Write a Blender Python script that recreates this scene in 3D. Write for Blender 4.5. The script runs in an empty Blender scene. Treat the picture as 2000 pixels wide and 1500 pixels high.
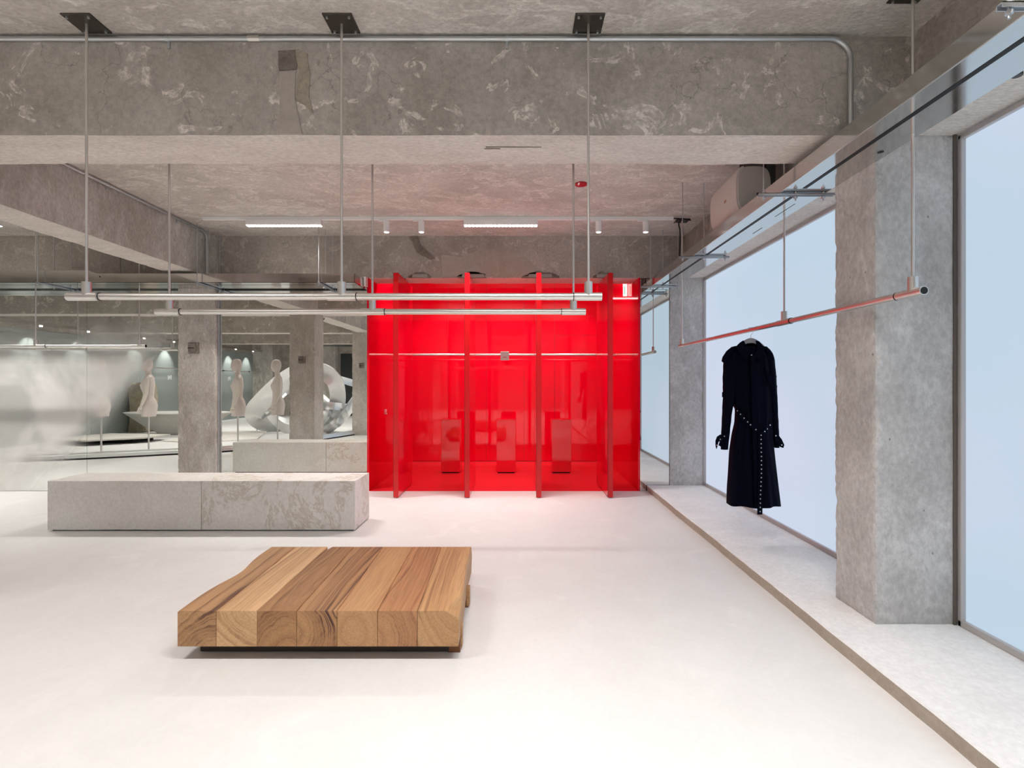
import bpy, bmesh, math, random
from mathutils import Vector, Matrix, noise
random.seed(7)
PI = math.pi
S = bpy.context.scene
C = S.collection
F, CX, CY, EYE = 975.0, 1012.0, 748.0, 1.35

# ---------------------------------------------------------------- camera
cam = bpy.data.cameras.new('camera')
cam.sensor_width = 36.0
cam.lens = F / 2000.0 * 36.0
cam.shift_x = -12 / 2000.0
cam.shift_y = -2 / 2000.0
cam.clip_start = 0.05
camo = bpy.data.objects.new('camera', cam)
camo.location = (0, 0, EYE)
camo.rotation_euler = (PI / 2, 0, 0)
C.objects.link(camo)
S.camera = camo

# ---------------------------------------------------------------- world + exposure
S.view_settings.view_transform = 'Standard'
S.view_settings.look = 'None'
S.view_settings.gamma = 1.0
S.view_settings.exposure = 0.0
S.view_settings.use_curve_mapping = False
w = bpy.data.worlds.new('world'); S.world = w; w.use_nodes = True
w.node_tree.nodes['Background'].inputs[0].default_value = (0.7, 0.8, 1.0, 1)
w.node_tree.nodes['Background'].inputs[1].default_value = 0.6

WARM = (1.0, 0.96, 0.92)
P_LINE = 26.5      # linear louvre lamps
P_SPOT = 13.0      # track spots
P_RED = 13.0       # lamps on the ceiling of the red room
P_WASH = 60.0
WIN_E = 1.1

def area_light(name, loc, sx, sy, power, color=WARM, rot=(0, 0, 0), parent=None, spread=PI):
    l = bpy.data.lights.new(name, 'AREA'); l.shape = 'RECTANGLE'
    l.size = sx; l.size_y = sy; l.energy = power; l.color = color; l.spread = spread
    o = bpy.data.objects.new(name, l); C.objects.link(o)
    o.location = loc; o.rotation_euler = rot
    if parent:
        o.parent = parent; o.location = Vector(loc) - parent.location
    return o

def spot_light(name, loc, power, angle=1.1, blend=0.7, color=WARM, rot=(0, 0, 0), parent=None, r=0.03):
    l = bpy.data.lights.new(name, 'SPOT'); l.energy = power; l.color = color
    l.spot_size = angle; l.spot_blend = blend; l.shadow_soft_size = r
    o = bpy.data.objects.new(name, l); C.objects.link(o)
    o.location = loc; o.rotation_euler = rot
    if parent:
        o.parent = parent; o.location = Vector(loc) - parent.location
    return o

# ---------------------------------------------------------------- materials
M = {}
def new_mat(name):
    m = bpy.data.materials.new(name); m.use_nodes = True
    nt = m.node_tree
    return m, nt, nt.nodes, nt.links, nt.nodes['Principled BSDF']

def simple(name, col, rough=0.5, metal=0.0, spec=0.5, emit=None, es=0.0, ior=1.5, coat=0.0):
    m, nt, N, L, b = new_mat(name)
    b.inputs['Base Color'].default_value = (*col, 1)
    b.inputs['Roughness'].default_value = rough
    b.inputs['Metallic'].default_value = metal
    b.inputs['Specular IOR Level'].default_value = spec
    b.inputs['IOR'].default_value = ior
    if coat: b.inputs['Coat Weight'].default_value = coat; b.inputs['Coat Roughness'].default_value = 0.03
    if emit:
        b.inputs['Emission Color'].default_value = (*emit, 1)
        b.inputs['Emission Strength'].default_value = es
    M[name] = m
    return m

def mixc(N, L, fac, a, b, blend='MIX'):
    n = N.new('ShaderNodeMix'); n.data_type = 'RGBA'; n.blend_type = blend
    def put(sock, v):
        if isinstance(v, tuple): sock.default_value = (*v, 1) if len(v) == 3 else v
        elif isinstance(v, float): sock.default_value = v
        else: L.new(v, sock)
    put(n.inputs[0], fac); put(n.inputs[6], a); put(n.inputs[7], b)
    return n.outputs[2]

def ramp(N, L, src, p0, p1, v0=0.0, v1=1.0):
    r = N.new('ShaderNodeMapRange'); r.interpolation_type = 'SMOOTHSTEP'
    r.inputs[1].default_value = p0; r.inputs[2].default_value = p1
    r.inputs[3].default_value = v0; r.inputs[4].default_value = v1
    L.new(src, r.inputs[0])
    return r.outputs[0]

def noise_tex(N, L, vec, scale, detail=6, rough=0.6, dist=0.0):
    n = N.new('ShaderNodeTexNoise'); n.inputs['Scale'].default_value = scale
    n.inputs['Detail'].default_value = detail; n.inputs['Roughness'].default_value = rough
    n.inputs['Distortion'].default_value = dist
    L.new(vec, n.inputs['Vector'])
    return n.outputs['Fac']

def mapped(N, L, scale=(1, 1, 1), loc=(0, 0, 0)):
    tc = N.new('ShaderNodeTexCoord'); mp = N.new('ShaderNodeMapping')
    mp.inputs['Scale'].default_value = scale; mp.inputs['Location'].default_value = loc
    L.new(tc.outputs['Object'], mp.inputs['Vector'])
    return mp.outputs[0]

def concrete(name, base, dark, light, patches=0.5, scale=(1, 1, 1), loc=(0, 0, 0), bump=0.25, rough=0.85,
             psize=2.6, cracks=0.0, pits=0.4, ring=False, spec=0.25, fine=1.0, tide=1.5, thr=0.56):
    m, nt, N, L, b = new_mat(name)
    v = mapped(N, L, scale, loc)
    big = noise_tex(N, L, v, 0.9, 5, 0.6, 0.4)
    mid = noise_tex(N, L, v, 4.0, 8, 0.65, 0.6)
    fin = noise_tex(N, L, v, 38.0, 6, 0.7)
    col = mixc(N, L, ramp(N, L, big, 0.35, 0.68), dark, base)
    col = mixc(N, L, ramp(N, L, mid, 0.38, 0.72, 0.0, 0.55), col, light)
    pn = noise_tex(N, L, v, psize, 7, 0.62, 1.1)
    if ring:
        # pale tide marks round the edge of old patches
        a = ramp(N, L, pn, thr, thr + 0.04); c = ramp(N, L, pn, thr + 0.04, thr + 0.11, 1.0, 0.25)
        mu = N.new('ShaderNodeMath'); mu.operation = 'MULTIPLY'; L.new(a, mu.inputs[0]); L.new(c, mu.inputs[1])
        mk = N.new('ShaderNodeMath'); mk.operation = 'MULTIPLY'; L.new(mu.outputs[0], mk.inputs[0])
        sc = noise_tex(N, L, v, 14.0, 5, 0.7); L.new(ramp(N, L, sc, 0.35, 0.6), mk.inputs[1])
        ml = N.new('ShaderNodeMath'); ml.operation = 'MULTIPLY'; L.new(mk.outputs[0], ml.inputs[0]); ml.inputs[1].default_value = patches
        col = mixc(N, L, ml.outputs[0], col, tuple(min(1, x * tide) for x in light))
    else:
        col = mixc(N, L, ramp(N, L, pn, 0.55, 0.75, 0.0, patches), col, tuple(min(1, x * 1.2) for x in light))
    fm = ramp(N, L, fin, 0.3, 0.7, 1 - 0.16 * fine, 1 + 0.12 * fine)
    col = mixc(N, L, 1.0, col, fm, 'MULTIPLY')
    if pits > 0:
        vo = N.new('ShaderNodeTexVoronoi'); vo.inputs['Scale'].default_value = 16.0; L.new(v, vo.inputs['Vector'])
        gate = noise_tex(N, L, v, 6.0, 3, 0.5)
        pm = ramp(N, L, vo.outputs['Distance'], 0.05, 0.10, pits, 0.0)
        g = N.new('ShaderNodeMath'); g.operation = 'MULTIPLY'; L.new(pm, g.inputs[0]); L.new(ramp(N, L, gate, 0.55, 0.62), g.inputs[1])
        col = mixc(N, L, g.outputs[0], col, tuple(x * 0.35 for x in dark))
    if cracks > 0:
        vo = N.new('ShaderNodeTexVoronoi'); vo.feature = 'DISTANCE_TO_EDGE'; vo.inputs['Scale'].default_value = 1.7
        wv = N.new('ShaderNodeVectorMath'); wv.operation = 'ADD'
        nn = N.new('ShaderNodeTexNoise'); nn.inputs['Scale'].default_value = 3.0; nn.inputs['Detail'].default_value = 5; L.new(v, nn.inputs['Vector'])
        L.new(v, wv.inputs[0]); L.new(nn.outputs['Color'], wv.inputs[1]); L.new(wv.outputs[0], vo.inputs['Vector'])
        cm = ramp(N, L, vo.outputs['Distance'], 0.0, 0.012, cracks, 0.0)
        g = N.new('ShaderNodeMath'); g.operation = 'MULTIPLY'; L.new(cm, g.inputs[0]); L.new(ramp(N, L, big, 0.45, 0.6), g.inputs[1])
        col = mixc(N, L, g.outputs[0], col, tuple(x * 0.45 for x in dark))
    L.new(col, b.inputs['Base Color'])
    b.inputs['Roughness'].default_value = rough
    b.inputs['Specular IOR Level'].default_value = spec
    bp = N.new('ShaderNodeBump'); bp.inputs['Strength'].default_value = bump; bp.inputs['Distance'].default_value = 0.02
    ad = N.new('ShaderNodeMath'); ad.operation = 'ADD'; L.new(mid, ad.inputs[0]); L.new(fin, ad.inputs[1])
    L.new(ad.outputs[0], bp.inputs['Height']); L.new(bp.outputs[0], b.inputs['Normal'])
    M[name] = m
    return m

concrete('beam_concrete', (0.49, 0.445, 0.395), (0.36, 0.325, 0.28), (0.58, 0.535, 0.485), 0.95, ring=True, psize=5.2, thr=0.575, tide=1.45, cracks=0.5, bump=0.3)
concrete('beam_concrete_b', (0.47, 0.42, 0.37), (0.35, 0.31, 0.27), (0.55, 0.505, 0.455), 0.55, ring=True, psize=4.4, tide=1.3, cracks=0.35, bump=0.3, loc=(3, 1, 0))
concrete('ceiling_concrete', (0.68, 0.62, 0.56), (0.54, 0.49, 0.435), (0.78, 0.73, 0.67), 0.75, ring=True, psize=4.2, tide=1.12, thr=0.51, scale=(0.8, 1.3, 1), bump=0.6, pits=0.2)
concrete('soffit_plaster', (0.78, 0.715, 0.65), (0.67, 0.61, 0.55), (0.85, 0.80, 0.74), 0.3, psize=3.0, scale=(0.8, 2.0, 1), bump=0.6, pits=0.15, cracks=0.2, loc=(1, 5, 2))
concrete('column_concrete', (0.64, 0.595, 0.54), (0.42, 0.375, 0.325), (0.78, 0.75, 0.71), 0.55, psize=3.6, scale=(1.3, 1.3, 0.7), bump=0.8, cracks=0.4, pits=0.7)
concrete('window_column_concrete', (0.66, 0.645, 0.63), (0.47, 0.455, 0.44), (0.78, 0.77, 0.76), 0.5, psize=3.0, scale=(1, 1, 0.7), bump=0.7, cracks=0.3, pits=0.8)
concrete('floor_concrete', (0.77, 0.765, 0.755), (0.735, 0.73, 0.72), (0.80, 0.795, 0.79), 0.3, scale=(0.8, 0.8, 1), bump=0.02, rough=0.5, pits=0.0, spec=0.35, fine=0.12)
concrete('ledge_concrete', (0.84, 0.835, 0.83), (0.75, 0.745, 0.74), (0.90, 0.895, 0.89), 0.6, bump=0.15, rough=0.75, pits=0.25, psize=1.8, fine=0.4)
concrete('curb_concrete', (0.50, 0.44, 0.37), (0.43, 0.37, 0.31), (0.56, 0.50, 0.43), 0.3, bump=0.3, fine=0.6)
concrete('bench_concrete', (0.77, 0.745, 0.71), (0.70, 0.67, 0.63), (0.82, 0.80, 0.77), 0.25, bump=0.1, rough=0.7, pits=0.3, psize=1.5, fine=0.5)
concrete('stone_rough', (0.50, 0.44, 0.33), (0.38, 0.33, 0.24), (0.60, 0.55, 0.44), 0.4, bump=0.9, psize=4)
concrete('cream_plaster', (0.62, 0.60, 0.55), (0.56, 0.54, 0.49), (0.66, 0.64, 0.60), 0.3, bump=0.05, pits=0, fine=0.2)
concrete('chipped_concrete', (0.30, 0.26, 0.215), (0.17, 0.145, 0.115), (0.38, 0.34, 0.29), 0.3, bump=1.0, psize=8)

# bench with brown tide marks
def stained(name):
    m = M['bench_concrete'].copy(); M[name] = m; nt = m.node_tree; N, L = nt.nodes, nt.links
    b = N['Principled BSDF']; src = b.inputs['Base Color'].links[0].from_socket
    v = mapped(N, L, (1, 1, 0.8), (5, 2, 1))
    pn = noise_tex(N, L, v, 2.6, 10, 0.72, 0.5)
    a = ramp(N, L, pn, 0.53, 0.56); c = ramp(N, L, pn, 0.56, 0.61, 1.0, 0.0)
    mu = N.new('ShaderNodeMath'); mu.operation = 'MULTIPLY'; L.new(a, mu.inputs[0]); L.new(c, mu.inputs[1])
    m2 = N.new('ShaderNodeMath'); m2.operation = 'MULTIPLY'; L.new(mu.outputs[0], m2.inputs[0]); m2.inputs[1].default_value = 0.5
    L.new(mixc(N, L, m2.outputs[0], src, (0.46, 0.37, 0.27)), b.inputs['Base Color'])
stained('bench_stained')

def brushed(name, col, rough, aniso=0.0):
    m, nt, N, L, b = new_mat(name)
    b.inputs['Base Color'].default_value = (*col, 1); b.inputs['Metallic'].default_value = 1.0
    v = mapped(N, L, (2, 2, 2)); n = noise_tex(N, L, v, 3.0, 3, 0.5)
    L.new(ramp(N, L, n, 0.3, 0.7, rough * 0.8, rough * 1.25), b.inputs['Roughness'])
    M[name] = m
brushed('steel_polished', (0.66, 0.65, 0.63), 0.10)
simple('steel_satin', (0.74, 0.72, 0.69), 0.36, metal=1.0)
brushed('steel_dark', (0.13, 0.115, 0.10), 0.42)
brushed('steel_sculpture', (0.86, 0.87, 0.88), 0.38)
brushed('galvanised', (0.60, 0.62, 0.64), 0.38)
brushed('galvanised_dark', (0.22, 0.23, 0.24), 0.45)
simple('red_lacquer', (0.84, 0.001, 0.022), 0.04, spec=0.6, ior=1.55)
simple('red_lacquer_panel', (0.80, 0.001, 0.02), 0.02, spec=0.8, ior=1.7)
simple('red_edge', (0.72, 0.006, 0.012), 0.25)
simple('red_floor', (0.85, 0.03, 0.045), 0.22, spec=0.6)
simple('red_line', (0.30, 0.0, 0.005), 0.4)
simple('black', (0.006, 0.006, 0.006), 0.6)
simple('black_gloss', (0.01, 0.01, 0.01), 0.2)
simple('white_paint', (0.90, 0.89, 0.88), 0.4)
simple('speaker_grille', (0.62, 0.57, 0.54), 0.55)
simple('speaker_body', (0.56, 0.51, 0.47), 0.45)
simple('orange_mark', (0.50, 0.26, 0.17), 0.5)
simple('lamp_glow', (1, 1, 1), 0.4, emit=(1, 0.96, 0.9), es=2.6)
simple('sign_glow', (0.9, 1, 0.95), 0.4, emit=(0.85, 1.0, 0.93), es=1.1)
simple('sign_green', (0.1, 0.5, 0.3), 0.4, emit=(0.2, 0.75, 0.45), es=0.6)
simple('mannequin_skin', (0.84, 0.75, 0.71), 0.5)
simple('coat_cloth', (0.0010, 0.0018, 0.008), 0.62, spec=0.05)
simple('hanger_grey', (0.36, 0.34, 0.36), 0.5)
simple('eyelet', (0.75, 0.75, 0.75), 0.25, metal=1.0)
simple('frame_metal', (0.52, 0.48, 0.47), 0.4, metal=0.4)
simple('frame_dark', (0.045, 0.04, 0.038), 0.5)
simple('strip_brown', (0.12, 0.10, 0.085), 0.6)
simple('disc_red', (0.42, 0.01, 0.02), 0.4)
simple('wall_panel_grey', (0.30, 0.335, 0.325), 0.35, spec=0.4)
simple('mannequin_arm', (0.88, 0.82, 0.74), 0.45)
simple('wall_panel_dark', (0.05, 0.058, 0.06), 0.3)
simple('white_sign', (0.85, 0.87, 0.88), 0.4)
simple('pivot_plate_grey', (0.40, 0.37, 0.34), 0.5)
simple('steel_patina', (0.27, 0.235, 0.20), 0.5, metal=0.3)
simple('cable_black', (0.01, 0.009, 0.009), 0.6)
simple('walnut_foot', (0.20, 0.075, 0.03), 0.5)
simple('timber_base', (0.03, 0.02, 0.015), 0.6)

def mirror_mat(name, fog):
    m, nt, N, L, b = new_mat(name)
    b.inputs['Base Color'].default_value = (0.84, 0.86, 0.83, 1); b.inputs['Metallic'].default_value = 1.0
    b.inputs['Roughness'].default_value = 0.0
    if fog:
        # frosted film: soft-edged shape printed over the lower part of the glass
        tc = N.new('ShaderNodeTexCoord'); sp = N.new('ShaderNodeSeparateXYZ'); L.new(tc.outputs['Object'], sp.inputs[0])
        nz = noise_tex(N, L, tc.outputs['Object'], 0.9, 3, 0.5, 0.5)
        def math_(op, a, c):
            n = N.new('ShaderNodeMath'); n.operation = op
            for i, q in enumerate((a, c)):
                if isinstance(q, (int, float)): n.inputs[i].default_value = q
                else: L.new(q, n.inputs[i])
            return n.outputs[0]
        zb = math_('ADD', math_('MULTIPLY', sp.outputs['Z'], 0.92), -5.91)
        d = math_('SUBTRACT', zb, sp.outputs['X'])
        d = math_('ADD', d, math_('MULTIPLY', math_('SUBTRACT', nz, 0.5), 0.35))
        a1 = ramp(N, L, d, -0.10, 0.48)
        top = ramp(N, L, math_('ADD', sp.outputs['Z'], math_('MULTIPLY', math_('SUBTRACT', nz, 0.5), 1.0)), 1.25, 2.35, 1.0, 0.12)
        sc = ramp(N, L, noise_tex(N, L, mapped(N, L, (1, 1, 1), (2.2, 0, 4)), 1.1, 3, 0.5, 0.6), 0.34, 0.60, 0.55, 0.95)
        fac = math_('MULTIPLY', math_('MULTIPLY', a1, top), sc)
        df = N.new('ShaderNodeBsdfDiffuse'); df.inputs[0].default_value = (0.82, 0.81, 0.78, 1)
        mx = N.new('ShaderNodeMixShader'); L.new(fac, mx.inputs[0]); L.new(b.outputs[0], mx.inputs[1]); L.new(df.outputs[0], mx.inputs[2])
        L.new(mx.outputs[0], N['Material Output'].inputs[0])
    M[name] = m
mirror_mat('mirror', False); mirror_mat('mirror_fogged', True)

def window_mat():
    # frosted daylight pane
    m, nt, N, L, b = new_mat('frosted_pane')
    v = mapped(N, L, (1, 1, 1)); nz = noise_tex(N, L, v, 0.55, 2, 0.4)
    col = mixc(N, L, ramp(N, L, nz, 0.35, 0.65), (0.50, 0.62, 0.74), (0.58, 0.64, 0.78))
    em = N.new('ShaderNodeEmission'); L.new(col, em.inputs[0]); em.inputs[1].default_value = WIN_E
    gl = N.new('ShaderNodeBsdfGlossy'); gl.inputs[1].default_value = 0.25
    mx = N.new('ShaderNodeMixShader'); mx.inputs[0].default_value = 0.04
    L.new(em.outputs[0], mx.inputs[1]); L.new(gl.outputs[0], mx.inputs[2]); L.new(mx.outputs[0], N['Material Output'].inputs[0])
    M['frosted_pane'] = m
window_mat()

def wood_mat(name, cx, cz, light, mid, dark, seed, dk=0.5, fig=3.0):
    m, nt, N, L, b = new_mat(name)
    # growth rings round an axis along Y, wandering with the length of the timber
    v = mapped(N, L, (1, 0.16, 1), (-cx + 0.0, seed * 3.1, -cz))
    nn = N.new('ShaderNodeTexNoise'); nn.inputs['Scale'].default_value = fig; nn.inputs['Detail'].default_value = 4
    L.new(v, nn.inputs['Vector'])
    sub = N.new('ShaderNodeVectorMath'); sub.operation = 'SUBTRACT'; L.new(nn.outputs['Color'], sub.inputs[0]); sub.inputs[1].default_value = (0.5, 0.5, 0.5)
    scl = N.new('ShaderNodeVectorMath'); scl.operation = 'SCALE'; L.new(sub.outputs[0], scl.inputs[0]); scl.inputs[3].default_value = 0.17
    ad = N.new('ShaderNodeVectorMath'); ad.operation = 'ADD'; L.new(v, ad.inputs[0]); L.new(scl.outputs[0], ad.inputs[1])
    sp = N.new('ShaderNodeSeparateXYZ'); L.new(ad.outputs[0], sp.inputs[0])
    cb = N.new('ShaderNodeCombineXYZ'); L.new(sp.outputs[0], cb.inputs[0]); L.new(sp.outputs[2], cb.inputs[2])
    ln = N.new('ShaderNodeVectorMath'); ln.operation = 'LENGTH'; L.new(cb.outputs[0], ln.inputs[0])
    def rings(freq):
        mu = N.new('ShaderNodeMath'); mu.operation = 'MULTIPLY'; L.new(ln.outputs['Value'], mu.inputs[0]); mu.inputs[1].default_value = freq
        one = N.new('ShaderNodeTexNoise'); one.noise_dimensions = '1D'; one.inputs['Detail'].default_value = 5; one.inputs['Roughness'].default_value = 0.7
        one.inputs['Scale'].default_value = 1.0; L.new(mu.outputs[0], one.inputs['W'])
        return one.outputs['Fac']
    r1, r2 = rings(15.0), rings(60.0)
    col = mixc(N, L, ramp(N, L, r1, 0.36, 0.62), mid, light)
    col = mixc(N, L, ramp(N, L, r2, 0.45, 0.72, 0.0, 0.32), col, mid)
    vs = mapped(N, L, (7, 0.55, 7), (seed * 1.7, seed, 0)); st = noise_tex(N, L, vs, 1.0, 4, 0.6, 0.5)
    g = N.new('ShaderNodeMath'); g.operation = 'MULTIPLY'; L.new(ramp(N, L, r1, 0.40, 0.52, 1.0, 0.0), g.inputs[0]); L.new(ramp(N, L, st, 0.42, 0.64, 0.0, dk), g.inputs[1])
    col = mixc(N, L, g.outputs[0], col, dark)
    vf = mapped(N, L, (160, 5, 160)); fn = noise_tex(N, L, vf, 1.0, 3, 0.6)
    col = mixc(N, L, 1.0, col, ramp(N, L, fn, 0.3, 0.7, 0.86, 1.08), 'MULTIPLY')
    L.new(col, b.inputs['Base Color']); b.inputs['Roughness'].default_value = 0.5; b.inputs['Specular IOR Level'].default_value = 0.3
    M[name] = m

# ---------------------------------------------------------------- mesh helpers (everything is authored in world metres)
def BM(): return bmesh.new()

def add_box(bm, x0, x1, y0, y1, z0, z1, bev=0.0, seg=2):
    t = bmesh.new()
    bmesh.ops.create_cube(t, size=1.0)
    for v in t.verts:
        v.co = Vector(((x0 + x1) / 2 + v.co.x * (x1 - x0), (y0 + y1) / 2 + v.co.y * (y1 - y0), (z0 + z1) / 2 + v.co.z * (z1 - z0)))
    if bev > 0:
        bmesh.ops.bevel(t, geom=list(t.edges), offset=bev, segments=seg, profile=0.5, affect='EDGES')
    merge(bm, t)
    return bm

def merge(bm, t):
    me = bpy.data.meshes.new('tmp'); t.to_mesh(me); t.free(); bm.from_mesh(me); bpy.data.meshes.remove(me)

def frame_for(d):
    d = d.normalized(); up = Vector((0, 0, 1)) if abs(d.z) < 0.95 else Vector((1, 0, 0))
    a = d.cross(up).normalized(); b = a.cross(d).normalized()
    return a, b

def add_tube(bm, p0, p1, r, n=20, r1=None, caps=True):
    p0, p1 = Vector(p0), Vector(p1); a, b = frame_for(p1 - p0); r1 = r if r1 is None else r1
    A = [bm.verts.new(p0 + (a * math.cos(t) + b * math.sin(t)) * r) for t in (2 * PI * i / n for i in range(n))]
    B = [bm.verts.new(p1 + (a * math.cos(t) + b * math.sin(t)) * r1) for t in (2 * PI * i / n for i in range(n))]
    for i in range(n): bm.faces.new((A[i], A[(i + 1) % n], B[(i + 1) % n], B[i]))
    if caps:
        bm.faces.new(A[::-1]); bm.faces.new(B)
    return bm

def add_sweep(bm, pts, radii, n=12, caps=True, closed=False):
    pts = [Vector(p) for p in pts]
    if not isinstance(radii, (list, tuple)): radii = [radii] * len(pts)
    rings = []; K = len(pts)
    prev = None
    for i, p in enumerate(pts):
        d = (pts[(i + 1) % K] - pts[i - 1]) if closed else (pts[min(i + 1, K - 1)] - pts[max(i - 1, 0)])
        d.normalize()
        if prev is None: a, b = frame_for(d)
        else:
            a = (prev - d * prev.dot(d)).normalized(); b = a.cross(d)
        prev = a
        rings.append([bm.verts.new(p + (a * math.cos(t) + b * math.sin(t)) * radii[i]) for t in (2 * PI * k / n for k in range(n))])
    rng = range(K) if closed else range(K - 1)
    for i in rng:
        A, B = rings[i], rings[(i + 1) % K]
        for k in range(n): bm.faces.new((A[k], A[(k + 1) % n], B[(k + 1) % n], B[k]))
    if caps and not closed:
        bm.faces.new(rings[0][::-1]); bm.faces.new(rings[-1])
    return bm

def add_loft(bm, rings, caps=True):
    R = [[bm.verts.new(Vector(p)) for p in r] for r in rings]; n = len(R[0])
    for A, B in zip(R, R[1:]):
        for k in range(n): bm.faces.new((A[k], A[(k + 1) % n], B[(k + 1) % n], B[k]))
    if caps: bm.faces.new(R[0][::-1]); bm.faces.new(R[-1])
    return bm

def add_prism(bm, poly, axis, a0, a1):
    """poly: 2-D points in the two other axes, in x,y,z order"""
    def P(q, a):
        return {'x': (a, q[0], q[1]), 'y': (q[0], a, q[1]), 'z': (q[0], q[1], a)}[axis]
    A = [bm.verts.new(P(q, a0)) for q in poly]; B = [bm.verts.new(P(q, a1)) for q in poly]; n = len(poly)
    for i in range(n): bm.faces.new((A[i], A[(i + 1) % n], B[(i + 1) % n], B[i]))
    bm.faces.new(A[::-1]); bm.faces.new(B)
    return bm

def rough_box(bm, x0, x1, y0, y1, z0, z1, step=0.05, amp=0.003, edge=0.012, seed=0.0):
    """box whose faces are gridded and worn: small waviness, chipped arrises"""
    t = bmesh.new()
    nx, ny, nz = (max(1, min(160, int(round((b - a) / step)))) for a, b in ((x0, x1), (y0, y1), (z0, z1)))
    cache = {}
    def V(i, j, k):
        q = (i, j, k)
        if q not in cache:
            p = Vector((x0 + (x1 - x0) * i / nx, y0 + (y1 - y0) * j / ny, z0 + (z1 - z0) * k / nz))
            on = (i in (0, nx)) + (j in (0, ny)) + (k in (0, nz))
            nv = Vector(((-1 if i == 0 else 1 if i == nx else 0), (-1 if j == 0 else 1 if j == ny else 0), (-1 if k == 0 else 1 if k == nz else 0)))
            s = noise.noise(p * 2.3 + Vector((seed, 0, 0))) * amp
            if on >= 2:
                e = noise.noise(p * 9 + Vector((seed, 5, 0))); e2 = noise.noise(p * 31)
                e3 = noise.noise(p * 3.1 + Vector((seed, 9, 2))); s -= edge * (0.2 + max(0.0, e) * 0.5 + max(0.0, e2) * 0.9 + max(0.0, e3) * 0.6)
            cache[q] = t.verts.new(p + nv * s)
        return cache[q]
    for i in range(nx):
        for j in range(ny):
            t.faces.new((V(i, j, 0), V(i, j + 1, 0), V(i + 1, j + 1, 0), V(i + 1, j, 0)))
            t.faces.new((V(i, j, nz), V(i + 1, j, nz), V(i + 1, j + 1, nz), V(i, j + 1, nz)))
    for i in range(nx):
        for k in range(nz):
            t.faces.new((V(i, 0, k), V(i + 1, 0, k), V(i + 1, 0, k + 1), V(i, 0, k + 1)))
            t.faces.new((V(i, ny, k), V(i, ny, k + 1), V(i + 1, ny, k + 1), V(i + 1, ny, k)))
    for j in range(ny):
        for k in range(nz):
            t.faces.new((V(0, j, k), V(0, j, k + 1), V(0, j + 1, k + 1), V(0, j + 1, k)))
            t.faces.new((V(nx, j, k), V(nx, j + 1, k), V(nx, j + 1, k + 1), V(nx, j, k + 1)))
    merge(bm, t)
    return bm

def catmull(pts, sub=8, closed=True):
    P = [Vector(p) for p in pts]; n = len(P); out = []
    rng = range(n) if closed else range(n - 1)
    for i in rng:
        if closed: a, b, c, d = P[i - 1], P[i], P[(i + 1) % n], P[(i + 2) % n]
        else: a, b, c, d = P[max(i - 1, 0)], P[i], P[i + 1], P[min(i + 2, n - 1)]
        for s in range(sub):
            t = s / sub
            out.append(0.5 * ((2 * b) + (c - a) * t + (2 * a - 5 * b + 4 * c - d) * t * t + (3 * b - a - 3 * c + d) * t ** 3))
    if not closed: out.append(P[-1])
    return out

def origin_of(o):
    return Vector(o.get('_w', (0, 0, 0)))

def obj(name, bm, mat, parent=None, smooth=False, auto=None):
    bmesh.ops.recalc_face_normals(bm, faces=bm.faces)
    if parent is not None:
        r = parent
        while r.parent: r = r.parent
        off = r.location
        for v in bm.verts: v.co -= off
    me = bpy.data.meshes.new(name); bm.to_mesh(me); bm.free()
    mm = M[mat] if isinstance(mat, str) else mat
    me.materials.append(mm)
    if smooth:
        for p in me.polygons: p.use_smooth = True
    o = bpy.data.objects.new(name, me); C.objects.link(o)
    if parent is not None: o.parent = parent
    if smooth and auto is not None:
        md = o.modifiers.new('split', 'EDGE_SPLIT'); md.split_angle = math.radians(auto)
    return o

def tag(o, label, cat, group=None):
    o['label'] = label; o['category'] = cat
    if group: o['group'] = group
    return o

def struct(name, bm, mat, parent=None, **k):
    o = obj(name, bm, mat, parent, **k)
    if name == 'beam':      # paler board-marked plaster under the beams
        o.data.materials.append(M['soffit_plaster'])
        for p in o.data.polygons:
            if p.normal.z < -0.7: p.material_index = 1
    if parent is None: o['kind'] = 'structure'
    return o

def thing(name, label, cat, loc=(0, 0, 0), group=None):
    o = bpy.data.objects.new(name, None); C.objects.link(o); o.location = loc; o.empty_display_size = 0.1
    return tag(o, label, cat, group)

def px(x, y, d):
    return Vector(((x - CX) * d / F, d, EYE + (CY - y) * d / F))

# ================================================================ the place
ZB = EYE + 1.31      # underside of beams
ZS = EYE + 1.837     # slab
YM = 6.235           # plane of the mirrors and of the red room's front
XW = 2.31            # window plane
XL = -10.7           # far left wall
YB = -8.1            # wall behind the camera
ZL = 0.073           # ledge

# ---- floor, slab, ledge
b = BM(); add_box(b, XL - 0.2, 2.7, YB - 0.2, 9.0, -0.12, 0.0); struct('floor', b, 'floor_concrete')
b = BM(); add_box(b, XL - 0.2, 2.7, YB - 0.2, 9.0, ZS, ZS + 0.15); struct('ceiling', b, 'ceiling_concrete')

b = BM()
n = 150; ys = [YB + (YM - YB) * i / n for i in range(n + 1)]
prof = []
for y in ys:
    wv = 0.010 * noise.noise(Vector((y * 1.1, 3, 0))) + 0.005 * noise.noise(Vector((y * 6, 0, 0)))
    prof.append([(1.612 + wv, y, 0.0), (1.607 + wv, y, ZL - 0.006), (1.614 + wv, y, ZL), (2.66, y, ZL), (2.66, y, 0.0)])
add_loft(b, prof)
lg = struct('trim_1', b, 'ledge_concrete')
# front of the ledge is a browner strip
lg.data.materials.append(M['curb_concrete'])
for p in lg.data.polygons:
    c = p.center
    if p.normal.x < -0.7 and c.x < 1.65: p.material_index = 1

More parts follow.
